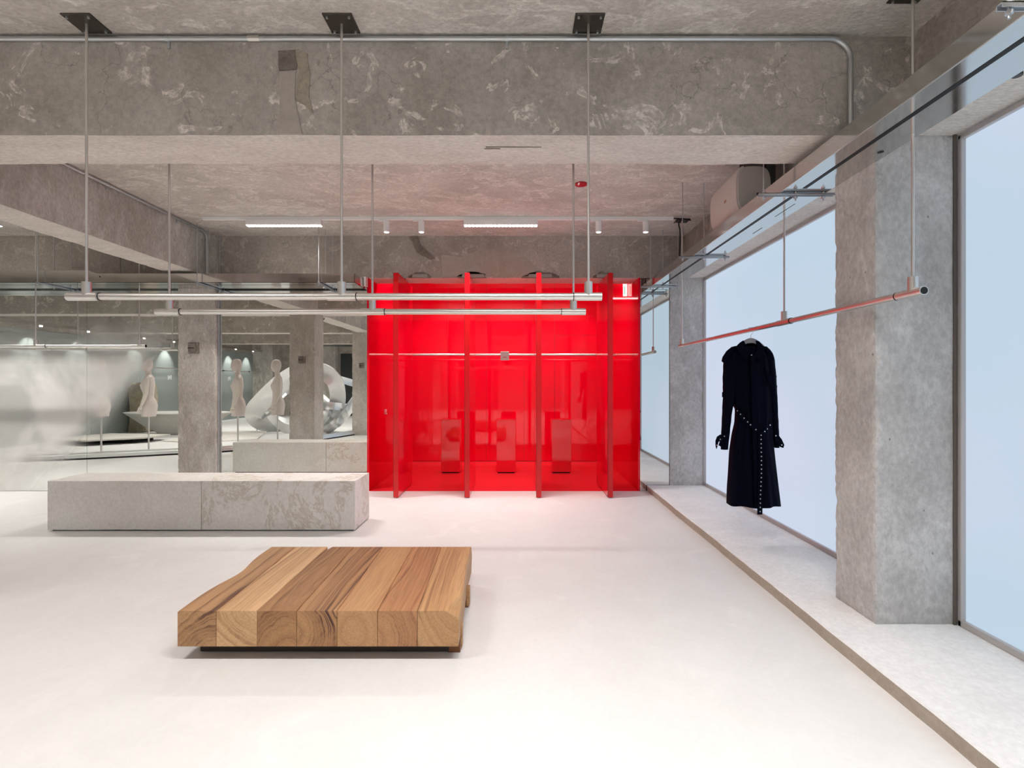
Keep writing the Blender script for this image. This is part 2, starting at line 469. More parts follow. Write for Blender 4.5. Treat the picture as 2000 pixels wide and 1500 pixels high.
# ---- transverse beams
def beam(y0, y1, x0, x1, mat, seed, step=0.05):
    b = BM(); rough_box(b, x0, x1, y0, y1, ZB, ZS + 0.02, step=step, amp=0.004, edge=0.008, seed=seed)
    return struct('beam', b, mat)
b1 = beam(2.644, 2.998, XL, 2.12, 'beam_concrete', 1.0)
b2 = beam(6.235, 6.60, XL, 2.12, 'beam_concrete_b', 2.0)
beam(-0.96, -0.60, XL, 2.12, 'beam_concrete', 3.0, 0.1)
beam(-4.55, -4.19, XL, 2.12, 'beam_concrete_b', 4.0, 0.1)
# ---- beams running away from the camera
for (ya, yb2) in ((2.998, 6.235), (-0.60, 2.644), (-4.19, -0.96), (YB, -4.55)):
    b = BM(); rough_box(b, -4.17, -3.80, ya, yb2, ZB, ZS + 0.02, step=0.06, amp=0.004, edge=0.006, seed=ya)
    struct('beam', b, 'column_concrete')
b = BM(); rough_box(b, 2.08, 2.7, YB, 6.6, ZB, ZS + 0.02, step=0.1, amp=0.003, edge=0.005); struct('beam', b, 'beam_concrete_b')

# ---- columns
def column(x0, x1, y0, y1, z0, z1, mat='column_concrete', step=0.03, seed=0.0, edge=0.012):
    b = BM(); rough_box(b, x0, x1, y0, y1, z0, z1, step=step, amp=0.003, edge=edge, seed=seed)
    return struct('column', b, mat)
column(1.89, 2.36, 2.64, 2.98, ZL - 0.01, ZB + 0.01, 'window_column_concrete', seed=2.0, step=0.022, edge=0.010)
column(1.89, 2.36, 6.225, 6.60, ZL - 0.01, ZB + 0.01, 'window_column_concrete', seed=4.0, edge=0.004)
column(1.89, 2.36, -0.94, -0.60, ZL - 0.01, ZB + 0.01, 'window_column_concrete', seed=6.0, step=0.06)
column(1.89, 2.36, -4.53, -4.19, ZL - 0.01, ZB + 0.01, 'window_column_concrete', seed=6.0, step=0.08)
column(-4.20, -3.74, 6.16, 6.60, 0, ZS, seed=8.0, step=0.025, edge=0.008)
column(-4.27, -3.80, 2.71, 3.16, 0, ZS, seed=9.0, step=0.04)
column(-4.30, -3.82, -0.90, -0.45, 0, ZS, seed=10.0, step=0.05)
column(-4.30, -3.82, -4.5, -4.05, 0, ZS, seed=11.0, step=0.06)

# ---- outer walls
b = BM(); add_box(b, 2.62, 2.7, YB, 6.6, -0.05, ZS); struct('wall_right', b, 'wall_panel_dark')
b = BM(); add_box(b, XL - 0.2, XL, YB, 6.6, 0, ZS); struct('wall_left', b, 'beam_concrete_b')
b = BM(); add_box(b, XL, 2.7, YB - 0.2, YB, 0, ZS); struct('wall_front', b, 'beam_concrete_b')
b = BM(); add_box(b, XL, -1.89, YM + 0.012, YM + 0.10, 0, ZS); struct('wall_back', b, 'frame_dark')
b = BM(); add_box(b, 1.525, 2.7, YM + 0.012, YM + 0.10, 0, ZS); struct('wall_back_side', b, 'frame_dark')

# ---- mirrors
def mirror(x0, x1, mat, label, z0=0.004, z1=None, cut=None):
    z1 = z1 or ZB - 0.01
    b = BM()
    if cut: add_prism(b, [(x0, z0), (cut, z0), (cut, ZL + 0.004), (x1, ZL + 0.004), (x1, z1), (x0, z1)], 'y', YM, YM + 0.008)
    else: add_box(b, x0, x1, YM, YM + 0.008, z0, z1)
    return tag(obj('mirror', b, mat), label, 'mirror')
mirror(-8.2, -5.3865, 'mirror_fogged', 'tall wall mirror with whitish frosted haze reaching to the edge of the photo', z0=0.004)
mirror(-5.3835, -4.203, 'mirror_fogged', 'tall mirror panel with haze fading out, against the concrete column')
mirror(-3.737, -1.887, 'mirror', 'clear wall mirror between the concrete column and the red room')
mirror(1.500, 1.885, 'mirror', 'narrow notched mirror strip between the red room and the window column', cut=1.600)
# thin steel shoe under the mirrors
b = BM(); add_box(b, -8.2, -4.203, YM - 0.008, YM, 0.0, 0.006); struct('trim_2', b, 'frame_metal')
b = BM(); add_box(b, -3.737, -1.887, YM - 0.008, YM, 0.0, 0.006); struct('trim_3', b, 'frame_metal')

# ---- windows
def window(i, y0, y1):
    z0, z1 = ZL, ZB - 0.012
    b = BM(); add_box(b, XW + 0.03, XW + 0.045, y0, y1, z0, z1)
    w = struct('window_%d' % i, b, 'frosted_pane')
    b = BM()
    t = 0.022
    add_box(b, XW + 0.005, XW + 0.032, y0, y1, z0, z0 + t + 0.012, 0.004)
    add_box(b, XW + 0.005, XW + 0.032, y0, y1, z1 - t, z1, 0.004)
    add_box(b, XW + 0.005, XW + 0.032, y0, y0 + t, z0, z1, 0.004)
    add_box(b, XW + 0.005, XW + 0.032, y1 - t, y1, z0, z1, 0.004)
    obj('window_frame', b, 'frame_metal', w)
    return w
window(1, -0.60, 2.63)
window(2, 2.985, 6.235)
window(3, -4.19, -0.94)
window(4, YB, -4.53)
# dark gap strip beside the near column
b = BM(); add_box(b, XW - 0.012, XW + 0.004, 2.631, 2.642, ZL, ZB); struct('trim_4', b, 'strip_brown')
b = BM(); add_box(b, XW - 0.012, XW + 0.006, 2.985, 3.0, ZL, ZB); struct('trim_5', b, 'frame_dark')
b = BM(); add_box(b, XW - 0.004, XW + 0.004, 6.215, 6.232, ZL, ZB); struct('trim_6', b, 'frame_metal')

# ================================================================ red room
RX0, RX1, RY1, RZ = -1.86, 1.497, 8.57, ZS - 0.03
b = BM(); add_box(b, RX0 - 0.026, RX0, YM - 0.006, 6.605, 0, ZB); add_box(b, RX0 - 0.026, RX0, 6.605, RY1, 0, RZ)
wl = struct('wall_red_left', b, 'red_lacquer')
b = BM(); add_box(b, RX1, RX1 + 0.026, YM - 0.006, 6.605, 0, ZB); add_box(b, RX1, RX1 + 0.026, 6.605, RY1, 0, RZ); struct('wall_red_right', b, 'red_lacquer')
b = BM(); add_box(b, RX0 - 0.02, RX1 + 0.02, RY1, RY1 + 0.05, 0, RZ); wr = struct('wall_red_back', b, 'red_lacquer')
# joints between the back wall boards and the outline of a flush door
b = BM()
for x in (-1.20, -0.55, 0.10, 0.62):
    add_box(b, x - 0.0015, x + 0.0015, RY1 - 0.001, RY1 + 0.002, 0.0, RZ)
obj('panel_joint', b, 'red_line', wr)
b = BM()
dx0, dx1, dz = 0.63, 1.49, EYE + 0.82
for x0, x1, z0, z1 in ((dx0, dx0 + 0.004, 0, dz), (dx1 - 0.004, dx1, 0, dz), (dx0, dx1, dz - 0.004, dz)):
    add_box(b, x0, x1, RY1 - 0.0015, RY1 + 0.002, z0, z1)
obj('door_outline', b, 'red_line', wr)
b = BM(); add_box(b, RX0, RX1, YM - 0.004, RY1, 0.0, 0.004); struct('floor_red', b, 'red_floor')
b = BM(); add_box(b, RX0, RX1, RY1 - 0.42, RY1 - 0.412, 0.004, 0.0055); struct('trim_7', b, 'red_line')
b = BM(); add_box(b, RX0, RX1, 6.60, RY1, RZ - 0.001, RZ + 0.03); struct('ceiling_red', b, 'red_lacquer')
b = BM(); add_box(b, RX0, RX1, RY1 - 0.012, RY1, 0.004, 0.012); struct('trim_8', b, 'red_line')

# four pivoting panels standing open across the front
flabels = ['glossy red pivoting wall panel standing open, next to the clear mirror',
           'glossy red pivoting panel, second one counted from the clear mirror',
           'glossy red pivoting panel, third one counted from the clear mirror',
           'glossy red pivoting wall panel standing open, beside the narrow mirror strip']
for i, xc in enumerate((-1.432, -0.597, 0.243, 1.083)):
    t = thing('pivot_panel', flabels[i], 'wall panel', (xc, 6.265, 0), 'pivoting panels across the red room')
    yf, yb_ = 5.85, 6.68
    dxb = (-0.012, 0.0, 0.0, -0.006)[i]
    b = BM(); add_prism(b, [(xc - 0.027, yf + 0.004), (xc + 0.027, yf + 0.004), (xc + 0.027 + dxb, yb_ - 0.004), (xc - 0.027 + dxb, yb_ - 0.004)], 'z', 0.012, EYE + 1.292)
    obj('panel', b, 'red_lacquer_panel', t)
    b = BM(); add_box(b, xc - 0.0285, xc + 0.0285, yf - 0.002, yf + 0.0055, 0.010, EYE + 1.292, 0.001)
    obj('edge_strip', b, 'red_edge', t)
    b = BM(); add_box(b, xc - 0.0315, xc - 0.0285, yf, yf + 0.012, 0.010, EYE + 1.292); obj('gasket', b, 'black', t)
    b = BM(); add_box(b, xc - 0.0285 + dxb, xc + 0.0285 + dxb, yb_ - 0.006, yb_ + 0.002, 0.010, EYE + 1.292, 0.001)
    obj('edge_strip', b, 'red_edge', t)
    b = BM(); add_box(b, xc - 0.02, xc + 0.02, 6.18, 6.35, 0.0, 0.014); obj('floor_pivot', b, 'steel_dark', t)
    b = BM(); add_tube(b, (xc, 6.265, EYE + 1.29), (xc, 6.265, ZB + 0.005), 0.02); obj('top_pivot', b, 'steel_dark', t)

# broken-out pockets with steel plates in the beam above the panels
def blob(bm, cx, z0, wdt, hgt, y0, y1, seed):
    pts = []
    for k in range(22):
        a = PI * k / 21
        r = 1 + 0.35 * noise.noise(Vector((math.cos(a) * 2.2, math.sin(a) * 2.2, seed)))
        pts.append((cx - math.cos(a) * wdt * r, z0 + math.sin(a) * hgt * r))
    add_prism(bm, pts, 'y', y0, y1)
for i, (xa, xb) in enumerate(((-1.32, -1.13), (-0.70, -0.42), (0.13, 0.42), (0.98, 1.15))):
    b = BM(); blob(b, (xa + xb) / 2, ZB + 0.001, (xb - xa) * 0.72, 0.075, YM - 0.006, YM + 0.01, i * 3.3)
    obj('broken_pocket', b, 'chipped_concrete', b2)
    b = BM(); add_box(b, xa, xb, YM - 0.012, YM + 0.02, ZB + 0.006, ZB + 0.048, 0.002)
    obj('pivot_plate', b, 'pivot_plate_grey', b2)

# old repairs on the beams
concrete('repair_mortar', (0.40, 0.345, 0.27), (0.32, 0.27, 0.21), (0.46, 0.41, 0.34), 0.3, bump=0.3, psize=4)
concrete('repair_smooth', (0.46, 0.405, 0.355), (0.40, 0.35, 0.30), (0.52, 0.47, 0.42), 0.3, bump=0.15, psize=3, fine=0.4)
def repair(name, pts, d, thick, mat, parent, seed=0.0):
    q = []
    n = len(pts)
    for i in range(n):
        a, c = pts[i], pts[(i + 1) % n]
        for k in range(6):
            f = k / 6; x = a[0] + (c[0] - a[0]) * f; y = a[1] + (c[1] - a[1]) * f
            x += 2.2 * noise.noise(Vector((x * .11, y * .11, seed))); y += 2.2 * noise.noise(Vector((x * .11, y * .11, seed + 7)))
            p = px(x, y, d); q.append((p.x, p.z))
    b = BM(); add_prism(b, q, 'y', d - thick, d + 0.01); return obj(name, b, mat, parent)
repair('repair_patch', [(543, 100), (584, 97), (580, 136), (545, 138)], 2.642, 0.003, 'chipped_concrete', b1, 1.0)
repair('repair_patch', [(577, 96), (600, 104), (606, 150), (603, 185), (612, 222), (596, 205), (578, 196), (584, 140)], 2.642, 0.005, 'repair_mortar', b1, 2.0)
repair('repair_patch', [(547, 140), (578, 138), (576, 196), (590, 262), (545, 262)], 2.642, 0.003, 'repair_smooth', b1, 3.0)
repair('repair_patch', [(862, 497), (905, 502), (935, 488), (985, 486), (1020, 497), (1047, 520), (1046, 538), (865, 541)], 6.233, 0.004, 'repair_smooth', b2, 4.0)
repair('repair_patch', [(797, 462), (815, 460), (822, 478), (850, 505), (838, 507), (812, 490), (805, 470)], 6.233, 0.004, 'chipped_concrete', b2, 5.0)
for (x0, x1, y_) in ((-0.18, 0.13, 2.77), (-0.19, -0.10, 2.79)):
    b = BM(); add_box(b, x0, x1, y_, y_ + 0.006, ZB - 0.001, ZB + 0.01); obj('groove', b, 'chipped_concrete', b1)

# pedestals
plabels = ['red lacquer pedestal nearest the clear mirror side of the red room', 'red lacquer pedestal in the middle of the red room, under the rail bracket',
           'red lacquer pedestal in front of the flush door of the red room']
for i, (xa, xb) in enumerate(((-1.155, -0.87), (-0.325, -0.035), (0.50, 0.795))):
    y0, y1, zt = 7.44, 7.75, EYE - 0.546
    t = thing('display_pedestal', plabels[i], 'pedestal', ((xa + xb) / 2, 7.6, 0.004), 'pedestals in the red room')
    b = BM(); add_box(b, xa + 0.004, xb - 0.004, y0 + 0.004, y1, 0.022, zt - 0.012, 0.002); obj('body', b, 'red_lacquer', t)
    b = BM(); add_box(b, xa, xb, y0, y1 + 0.004, zt - 0.014, zt, 0.002); obj('top_plate', b, 'red_lacquer', t)
    b = BM(); add_box(b, xa + 0.02, xb - 0.02, y0 + 0.02, y1 - 0.02, 0.004, 0.023); obj('recessed_base', b, 'black', t)

# long hanging bar in the red room with its bracket
zr = EYE + 0.43; yr = 7.62
t = thing('clothes_bar', 'bright steel clothes bar crossing the red room in front of its back wall', 'clothes rail', (-0.2, yr, zr))
b = BM(); add_tube(b, (RX0, yr, zr), (RX1, yr, zr), 0.020, 24); obj('tube', b, 'steel_satin', t, smooth=True, auto=40)
b = BM(); add_box(b, -0.268, -0.138, yr - 0.030, yr - 0.022, zr - 0.085, zr + 0.05, 0.003)
add_box(b, -0.225, -0.18, yr - 0.024, yr + 0.03, zr - 0.03, zr + 0.03, 0.004)
obj('bracket_plate', b, 'steel_satin', t)
b = BM()
add_box(b, -0.23, -0.175, yr - 0.034, yr - 0.029, zr - 0.045, zr - 0.035)
obj('bracket_slot', b, 'disc_red', t)
b = BM(); add_box(b, -0.21, -0.19, yr + 0.0, RY1, zr - 0.012, zr + 0.012); obj('wall_arm', b, 'red_lacquer', t)

# small things on the red walls
b = BM(); add_box(b, RX0, RX0 + 0.012, 6.95, 7.03, EYE - 0.41, EYE - 0.37, 0.003); add_box(b, RX0, RX0 + 0.02, 6.96, 7.02, EYE - 0.44, EYE - 0.42, 0.003)
tag(obj('door_lock', b, 'white_paint'), 'small white lock fitting on the side wall of the red room', 'lock')
t = thing('exit_sign', 'small lit white and green sign high on the side wall of the red room', 'sign', (1.44, 6.85, EYE + 1.20))
b = BM(); add_box(b, 1.437, 1.497, 6.84, 6.86, EYE + 1.18, EYE + 1.36, 0.004); obj('housing', b, 'white_paint', t)
b = BM(); add_box(b, 1.443, 1.492, 6.832, 6.841, EYE + 1.19, EYE + 1.35, 0.003); obj('lit_face', b, 'sign_glow', t)
b = BM(); add_box(b, 1.450, 1.463, 6.828, 6.833, EYE + 1.21, EYE + 1.33, 0.002); obj('green_mark', b, 'sign_green', t)

# lamps on the red room's ceiling
for i, x in enumerate((-1.25, -0.2, 0.85)):
    t = thing('red_room_lamp', ('white ceiling lamp of the red room over the %s pedestal' % ('first', 'middle', 'last')[i]), 'ceiling lamp', (x, 7.1, RZ - 0.05), 'lamps on the red room ceiling')
    b = BM(); add_box(b, x - 0.36, x + 0.36, 6.76, 7.39, RZ - 0.05, RZ, 0.004); obj('housing', b, 'white_paint', t)
    area_light('red_room_lamp_light', (x, 6.82, RZ - 0.055), 0.7, 0.07, P_RED, (1, 0.95, 0.92), (math.radians(16), 0, 0), t)
    spot_light('red_room_spot', (x, 7.35, RZ - 0.06), 72.0, 1.25, 0.6, (1, 0.95, 0.92), (math.radians(36), 0, 0), t, 0.05)

# ================================================================ stainless channels
def strut_hanger(x0, x1, y, zb, rods, label, axis='x', ztop=ZS, stub=()):
    t = thing('strut_hanger', label, 'hanger', ((x0 + x1) / 2, y, zb) if axis == 'x' else (y, (x0 + x1) / 2, zb), 'threaded rod hangers of the steel channels')
    b = BM()
    if axis == 'x':
        add_box(b, x0, x1, y - 0.011, y - 0.008, zb - 0.016, zb); add_box(b, x0, x1, y + 0.008, y + 0.011, zb - 0.016, zb); add_box(b, x0, x1, y - 0.011, y + 0.011, zb - 0.003, zb)
    else:
        add_box(b, y - 0.011, y - 0.008, x0, x1, zb - 0.016, zb); add_box(b, y + 0.008, y + 0.011, x0, x1, zb - 0.016, zb); add_box(b, y - 0.011, y + 0.011, x0, x1, zb - 0.003, zb)
    obj('strut', b, 'galvanised', t)
    for r in rods:
        p = (r, y) if axis == 'x' else (y, r)
        b = BM(); add_tube(b, (*p, zb - 0.045), (*p, ztop), 0.0045, 8)
        add_tube(b, (*p, zb - 0.032), (*p, zb - 0.022), 0.011, 6); add_tube(b, (*p, zb + 0.001), (*p, zb + 0.010), 0.011, 6)
        obj('threaded_rod', b, 'galvanised', t)
    return t

# channel along the windows
t = thing('steel_channel', 'long polished steel channel hung along the window side', 'channel', (1.74, 2.5, EYE + 1.166))
b = BM(); zb, zt = EYE + 1.166, EYE + 1.253
y0, y1 = -8.0, 6.225
add_prism(b, [(1.60, zb), (1.886, zb), (1.886, zb + 0.004), (1.604, zb + 0.004), (1.604, zt - 0.002), (1.62, zt - 0.002), (1.62, zt), (1.60, zt)], 'y', y0, y1)
obj('channel_body', b, 'steel_polished', t)
b = BM(); add_box(b, 1.703, 1.727, y0, 2.99, zb - 0.0015, zb + 0.006); add_box(b, 1.703, 1.727, 3.10, 4.55, zb - 0.0015, zb + 0.006); add_box(b, 1.703, 1.727, 4.64, 5.96, zb - 0.0015, zb + 0.006); add_box(b, 1.703, 1.727, 6.04, 6.22, zb - 0.0015, zb + 0.006)
obj('slot', b, 'black', t)
b = BM(); add_box(b, 1.5995, 1.606, y0, y1, zb - 0.003, zb + 0.001); obj('lower_lip', b, 'steel_satin', t)
b = BM(); add_tube(b, (1.83, 2.52, zb - 0.0015), (1.83, 2.52, zb + 0.002), 0.014, 16); obj('round_hole', b, 'black', t)
b = BM(); add_box(b, 1.80, 1.804, 3.25, 3.5, zb - 0.001, zb + 0.002); obj('cut_out', b, 'black', t)
b = BM(); add_box(b, 1.83, 1.836, 3.75, 3.9, zb - 0.001, zb + 0.002); obj('cut_out', b, 'black', t)
for y, rods, lab in ((1.53, (1.505, 1.70), 'galvanised rod hanger under the window channel at the top corner of the photo'),
                     (3.06, (1.505, 1.70, 1.87), 'galvanised rod hanger under the window channel beside the nearer window column'),
                     (4.58, (1.508, 1.705, 1.90), 'galvanised rod hanger under the window channel above the black coat'),
                     (6.00, (1.59, 1.74, 1.92), 'galvanised rod hanger under the window channel by the narrow mirror')):
    strut_hanger(1.475, 1.935, y, zb - 0.004, rods, lab)

# channel in front of the mirrors
zb = EYE + 1.166
t = thing('steel_channel', 'polished steel channel hung in front of the wall mirrors', 'channel', (-4.5, 5.9, zb))
b = BM()
xe = -1.90
pts = [(-8.2, zb), (xe, zb), (xe, EYE + 1.272), (-4.90, EYE + 1.272), (-4.99, EYE + 1.308), (-8.2, EYE + 1.308)]
add_prism(b, pts, 'y', 5.80, 5.804)
add_box(b, -8.2, xe, 5.80, 6.16, zb, zb + 0.004)
add_box(b, xe - 0.004, xe, 5.80, 6.228, zb, EYE + 1.272)
obj('channel_body', b, 'steel_polished', t)
b = BM(); add_box(b, -8.2, xe - 0.02, 5.925, 5.933, zb - 0.001, zb + 0.003); add_box(b, -8.2, -1.95, 6.161, 6.228, zb + 0.02, zb + 0.03)
obj('slot', b, 'black', t)
b = BM(); add_box(b, -8.2, xe - 0.004, 6.155, 6.161, zb, zb + 0.03); obj('inner_lip', b, 'steel_polished', t)
for x in (-2.09, -4.86):
    b = BM(); add_tube(b, (x, 5.7985, EYE + 1.235), (x, 5.801, EYE + 1.235), 0.007, 10); obj('screw_hole', b, 'black', t)
for x, lab in ((-5.54, 'rod hanger of the mirror channel nearest the edge of the photo'), (-3.70, 'rod hanger of the mirror channel beside the concrete column'), (-2.30, 'rod hanger of the mirror channel close to the red room')):
    strut_hanger(5.74, 6.22, x, zb - 0.004, (5.755, 5.96, 6.19), lab, axis='y')
for x in (-4.78,):
    b = BM(); add_tube(b, (x, 6.0, EYE + 1.2), (x, 6.0, ZS), 0.004, 8); tag(obj('threaded_rod', b, 'galvanised_dark'), 'lone threaded rod from the slab to the mirror channel', 'rod')
b = BM(); add_box(b, -1.896, -1.866, 6.12, 6.20, EYE + 1.19, ZB - 0.005, 0.003); tag(obj('junction_box', b, 'white_paint'), 'small pale junction box at the end of the mirror channel', 'junction box')

# ================================================================ hanging rails
def tee(t, x, y, z, along, slen, r=0.021, hz=0.075, ring=None):
    """T coupling: sleeve on the tube plus upright socket"""
    b = BM()
    d = Vector((1, 0, 0)) if along == 'x' else Vector((0, 1, 0))
    p = Vector((x, y, z))
    add_tube(b, p + d * slen[0], p + d * slen[1], r, 28)
    add_tube(b, p, p + Vector((0, 0, hz)), r * 0.98, 28)
    o = obj('tee_coupling', b, 'steel_satin', t, smooth=True, auto=40)
    if ring is not None:
        b = BM(); q = p + d * ring; add_tube(b, q, q + d * 0.0035, r * 0.96, 28, caps=False); add_tube(b, q, q + d * 0.0035, r * 1.0, 28); obj('joint_ring', b, 'black', o)
    return o

def rail(label, along, c, fixed, z, a0, a1, tees, sl, rings, open_end=None, plate_y=True, group='hanging clothes rails'):
    """fixed: the other horizontal coordinate; a0..a1 extent; tees: positions along"""
    mk = (lambda a: (a, fixed, z)) if along == 'x' else (lambda a: (fixed, a, z))
    t = thing('hanging_rail', label, 'clothes rail', mk(c), group)
    b = BM(); add_tube(b, mk(a0 + 0.003), mk(a1 - 0.003), 0.0175, 28); obj('tube', b, 'steel_satin', t, smooth=True, auto=40)
    for k, a in enumerate(tees):
        tee(t, *mk(a), along, sl[k], ring=rings[k])
        p = Vector(mk(a))
        b = BM(); add_tube(b, p + Vector((0, 0, 0.07)), (p.x, p.y, ZS - 0.004), 0.0065, 12); r = obj('rod', b, 'steel_satin', t, smooth=True, auto=40)
        b = BM(); add_box(b, p.x - 0.074, p.x + 0.074, p.y - 0.069, p.y + 0.069, ZS - 0.008, ZS - 0.0005, 0.001)
        pl = obj('ceiling_plate', b, 'steel_dark', t)
        for sx in (-0.055, 0.055):
            for sy in (-0.052, 0.052):
                b = BM(); add_tube(b, (p.x + sx, p.y + sy, ZS - 0.017), (p.x + sx, p.y + sy, ZS - 0.007), 0.006, 8); obj('bolt', b, 'galvanised', pl)
    for e in (open_end or ()):
        s = -1 if e == a0 else 1
        b = BM(); q = Vector(mk(e)); d = (Vector((1, 0, 0)) if along == 'x' else Vector((0, 1, 0))) * s
        add_tube(b, q - d * 0.002, q + d * 0.0015, 0.0165, 28); obj('open_end', b, 'black', t)
    return t

rail('upper of the two brushed steel rails crossing the room, hung before the big beam', 'x', -0.93, 2.545, 1.79, -2.296, 0.426,
     (-2.20, -0.90, 0.358), ((-0.096, 0.06), (-0.07, 0.07), (-0.07, 0.068)), (0.066, 0.075, -0.078))
rail('lower of the two brushed steel crossing rails, hung behind the big beam', 'x', -0.9, 3.083, 1.79, -2.235, 0.416,
     (-2.154, -0.90, 0.341), ((-0.081, 0.062), (-0.072, 0.072), (-0.07, 0.075)), (0.068, 0.076, -0.076))
rail('rail hanging along the windows with the black coat on it', 'y', 4.0, 1.85, 1.772, 2.275, 5.72,
     (2.34, 3.47, 5.64), ((-0.065, 0.09), (-0.085, 0.085), (-0.07, 0.08)), (0.094, -0.09, None), open_end=(2.275,))
rail('hanging rail close in front of the frosted mirror', 'x', -5.7, 5.95, 1.79, -7.1, -4.437,
     (-7.0, -5.75, -4.516), ((-0.08, 0.08), (-0.08, 0.12), (-0.1, 0.079)), (None, 0.125, None), open_end=(-4.437,))

# ================================================================ ceiling pipes, discs, cables
t = thing('conduit_pipe', 'galvanised conduit running along the top of the big beam and bending down', 'pipe', (-1, 2.62, EYE + 1.81))
pts = [(-8, 2.6285, EYE + 1.812), (1.64, 2.6285, EYE + 1.812)]
for k in range(1, 9):
    a = PI / 2 * k / 8; pts.append((1.64 + 0.11 * math.sin(a), 2.6285, EYE + 1.812 - 0.11 * (1 - math.cos(a))))
pts.append((1.75, 2.6285, EYE + 1.05 + 0.25))
b = BM(); add_sweep(b, pts, 0.0135, 14); obj('pipe', b, 'galvanised', t, smooth=True, auto=50)
for x in (-1.845, -0.06):
    b = BM(); add_tube(b, (x - 0.007, 2.6285, EYE + 1.812), (x + 0.007, 2.6285, EYE + 1.812), 0.0165, 16); add_box(b, x - 0.006, x + 0.006, 2.632, 2.642, EYE + 1.765, EYE + 1.835)
    obj('pipe_clamp', b, 'galvanised', t)
b = BM(); add_tube(b, (-1.42, 2.6285, EYE + 1.812), (-1.36, 2.6285, EYE + 1.812), 0.0165, 16); obj('coupling', b, 'steel_satin', t)

t = thing('conduit_pipe', 'thin galvanised conduit along the receding beam, bending down by the column', 'pipe', (-3.77, 4.5, EYE + 1.81))
pts = [(-3.762, 3.02, EYE + 1.815), (-3.762, 5.95, EYE + 1.815)]
for k in range(1, 7):
    a = PI / 2 * k / 6; pts.append((-3.762, 5.95 + 0.08 * math.sin(a), EYE + 1.815 - 0.08 * (1 - math.cos(a))))
pts.append((-3.762, 6.03, EYE + 1.275))
b = BM(); add_sweep(b, pts, 0.0125, 12); obj('pipe', b, 'galvanised', t, smooth=True, auto=50)
for y in (3.75, 4.6, 5.55):
    b = BM(); add_tube(b, (-3.762, y - 0.01, EYE + 1.815), (-3.762, y + 0.01, EYE + 1.815), 0.016, 12); add_box(b, -3.80, -3.79, y - 0.008, y + 0.008, EYE + 1.78, EYE + 1.835)
    obj('pipe_clamp', b, 'galvanised', t)
# dark wide conduit beside the column, and one down on its flank
b = BM(); add_tube(b, (-3.728, 6.215, 0.0), (-3.728, 6.215, ZB - 0.003), 0.006, 12); tag(obj('flank_pipe', b, 'galvanised'), 'slim dark pipe running down the flank of the concrete column', 'pipe')
for (x, y, r) in ((1.93, 2.2, 0.018),):
    b = BM(); add_tube(b, (2.05, 2.05, ZB - 0.05), (2.05, 2.05, ZS), r, 14); tag(obj('drop_pipe', b, 'frame_dark'), 'dark vertical pipe behind the window channel, near the top corner', 'pipe')

t = thing('ceiling_disc', 'round dark red fire detector disc on the ceiling', 'detector', (0.58, 4.60, ZS))
b = BM(); add_tube(b, (0.58, 4.60, ZS - 0.012), (0.58, 4.60, ZS - 0.0005), 0.055, 32); obj('disc', b, 'disc_red', t)
b = BM(); add_box(b, 0.548, 0.562, 4.55, 4.60, ZS - 0.014, ZS - 0.011); obj('white_mark', b, 'white_paint', t)

# ================================================================ lighting tracks
def track(y, x0, x1, lines, spots, desc, pw=1.0):
    zt_ = ZS - 0.035
    t = thing('light_track', 'white ceiling track ' + desc, 'lighting track', ((x0 + x1) / 2, y, ZS - 0.03), 'ceiling lighting tracks')
    b = BM(); add_box(b, x0, x1, y - 0.018, y + 0.018, ZS - 0.035, ZS - 0.0005, 0.002); obj('track_bar', b, 'white_paint', t)
    ord_ = ('first', 'second', 'third', 'fourth', 'fifth')
    for i, (a, c) in enumerate(lines):
        k = thing('linear_lamp', ('%s white louvred linear lamp of the track ' % ord_[i] + desc), 'ceiling lamp', ((a + c) / 2, y, zt_), 'linear lamps on the tracks')
        b = BM(); add_box(b, a, c, y - 0.03, y + 0.03, zt_ - 0.062, zt_, 0.002); obj('housing', b, 'white_paint', k)
        b = BM(); n_ = 20; stp = (c - a) / n_
        for q in range(n_):
            add_box(b, a + stp * (q + 0.12), a + stp * (q + 0.88), y - 0.032, y + 0.024, zt_ - 0.0715, zt_ - 0.0605, 0.004)
        obj('louvre', b, 'lamp_glow', k)
        area_light('linear_lamp_light', ((a + c) / 2, y, zt_ - 0.073), c - a, 0.045, pw * P_LINE * ((c - a) / 0.82), WARM, (0, 0, 0), k, math.radians(118))
    for i, x in enumerate(spots):
        k = thing('track_spot', ('%s white cylinder spotlight of the track ' % ord_[i] + desc), 'spotlight', (x, y, zt_), 'cylinder spots on the tracks')
        b = BM(); add_box(b, x - 0.09, x + 0.02, y - 0.017, y + 0.017, zt_ - 0.014, zt_, 0.002); obj('adapter', b, 'white_paint', k)
        b = BM(); add_tube(b, (x, y, zt_ - 0.014), (x, y, zt_ - 0.135), 0.033, 28); obj('cylinder', b, 'white_paint', k, smooth=True, auto=40)
        b = BM(); add_tube(b, (x, y, zt_ - 0.134), (x, y, zt_ - 0.138), 0.026, 24); obj('lens', b, 'lamp_glow', k)
        spot_light('track_spot_light', (x, y, zt_ - 0.15), pw * P_SPOT, 1.5, 0.8, WARM, (0, 0, 0), k)
    return t
L1 = ((-3.0, -2.17), (-0.60, 0.215)); S1 = (-1.455, -1.07, 0.889, 1.41)
track(5.52, -3.49, 1.715, L1, S1, 'behind the two crossing rails')
track(1.45, -3.5, 1.6, ((-2.7, -1.88), (-0.55, 0.27), (0.72, 1.54)), (-1.4, 0.5), 'right above the camera, third lamp added', 0.82)  # third linear lamp is unseen, added to brighten floor and ledge by the windows
track(-2.2, -3.5, 1.6, ((-3.0, -2.17), (-0.60, 0.215), (0.72, 1.54)), (-1.2,), 'one bay behind the camera', 0.85)
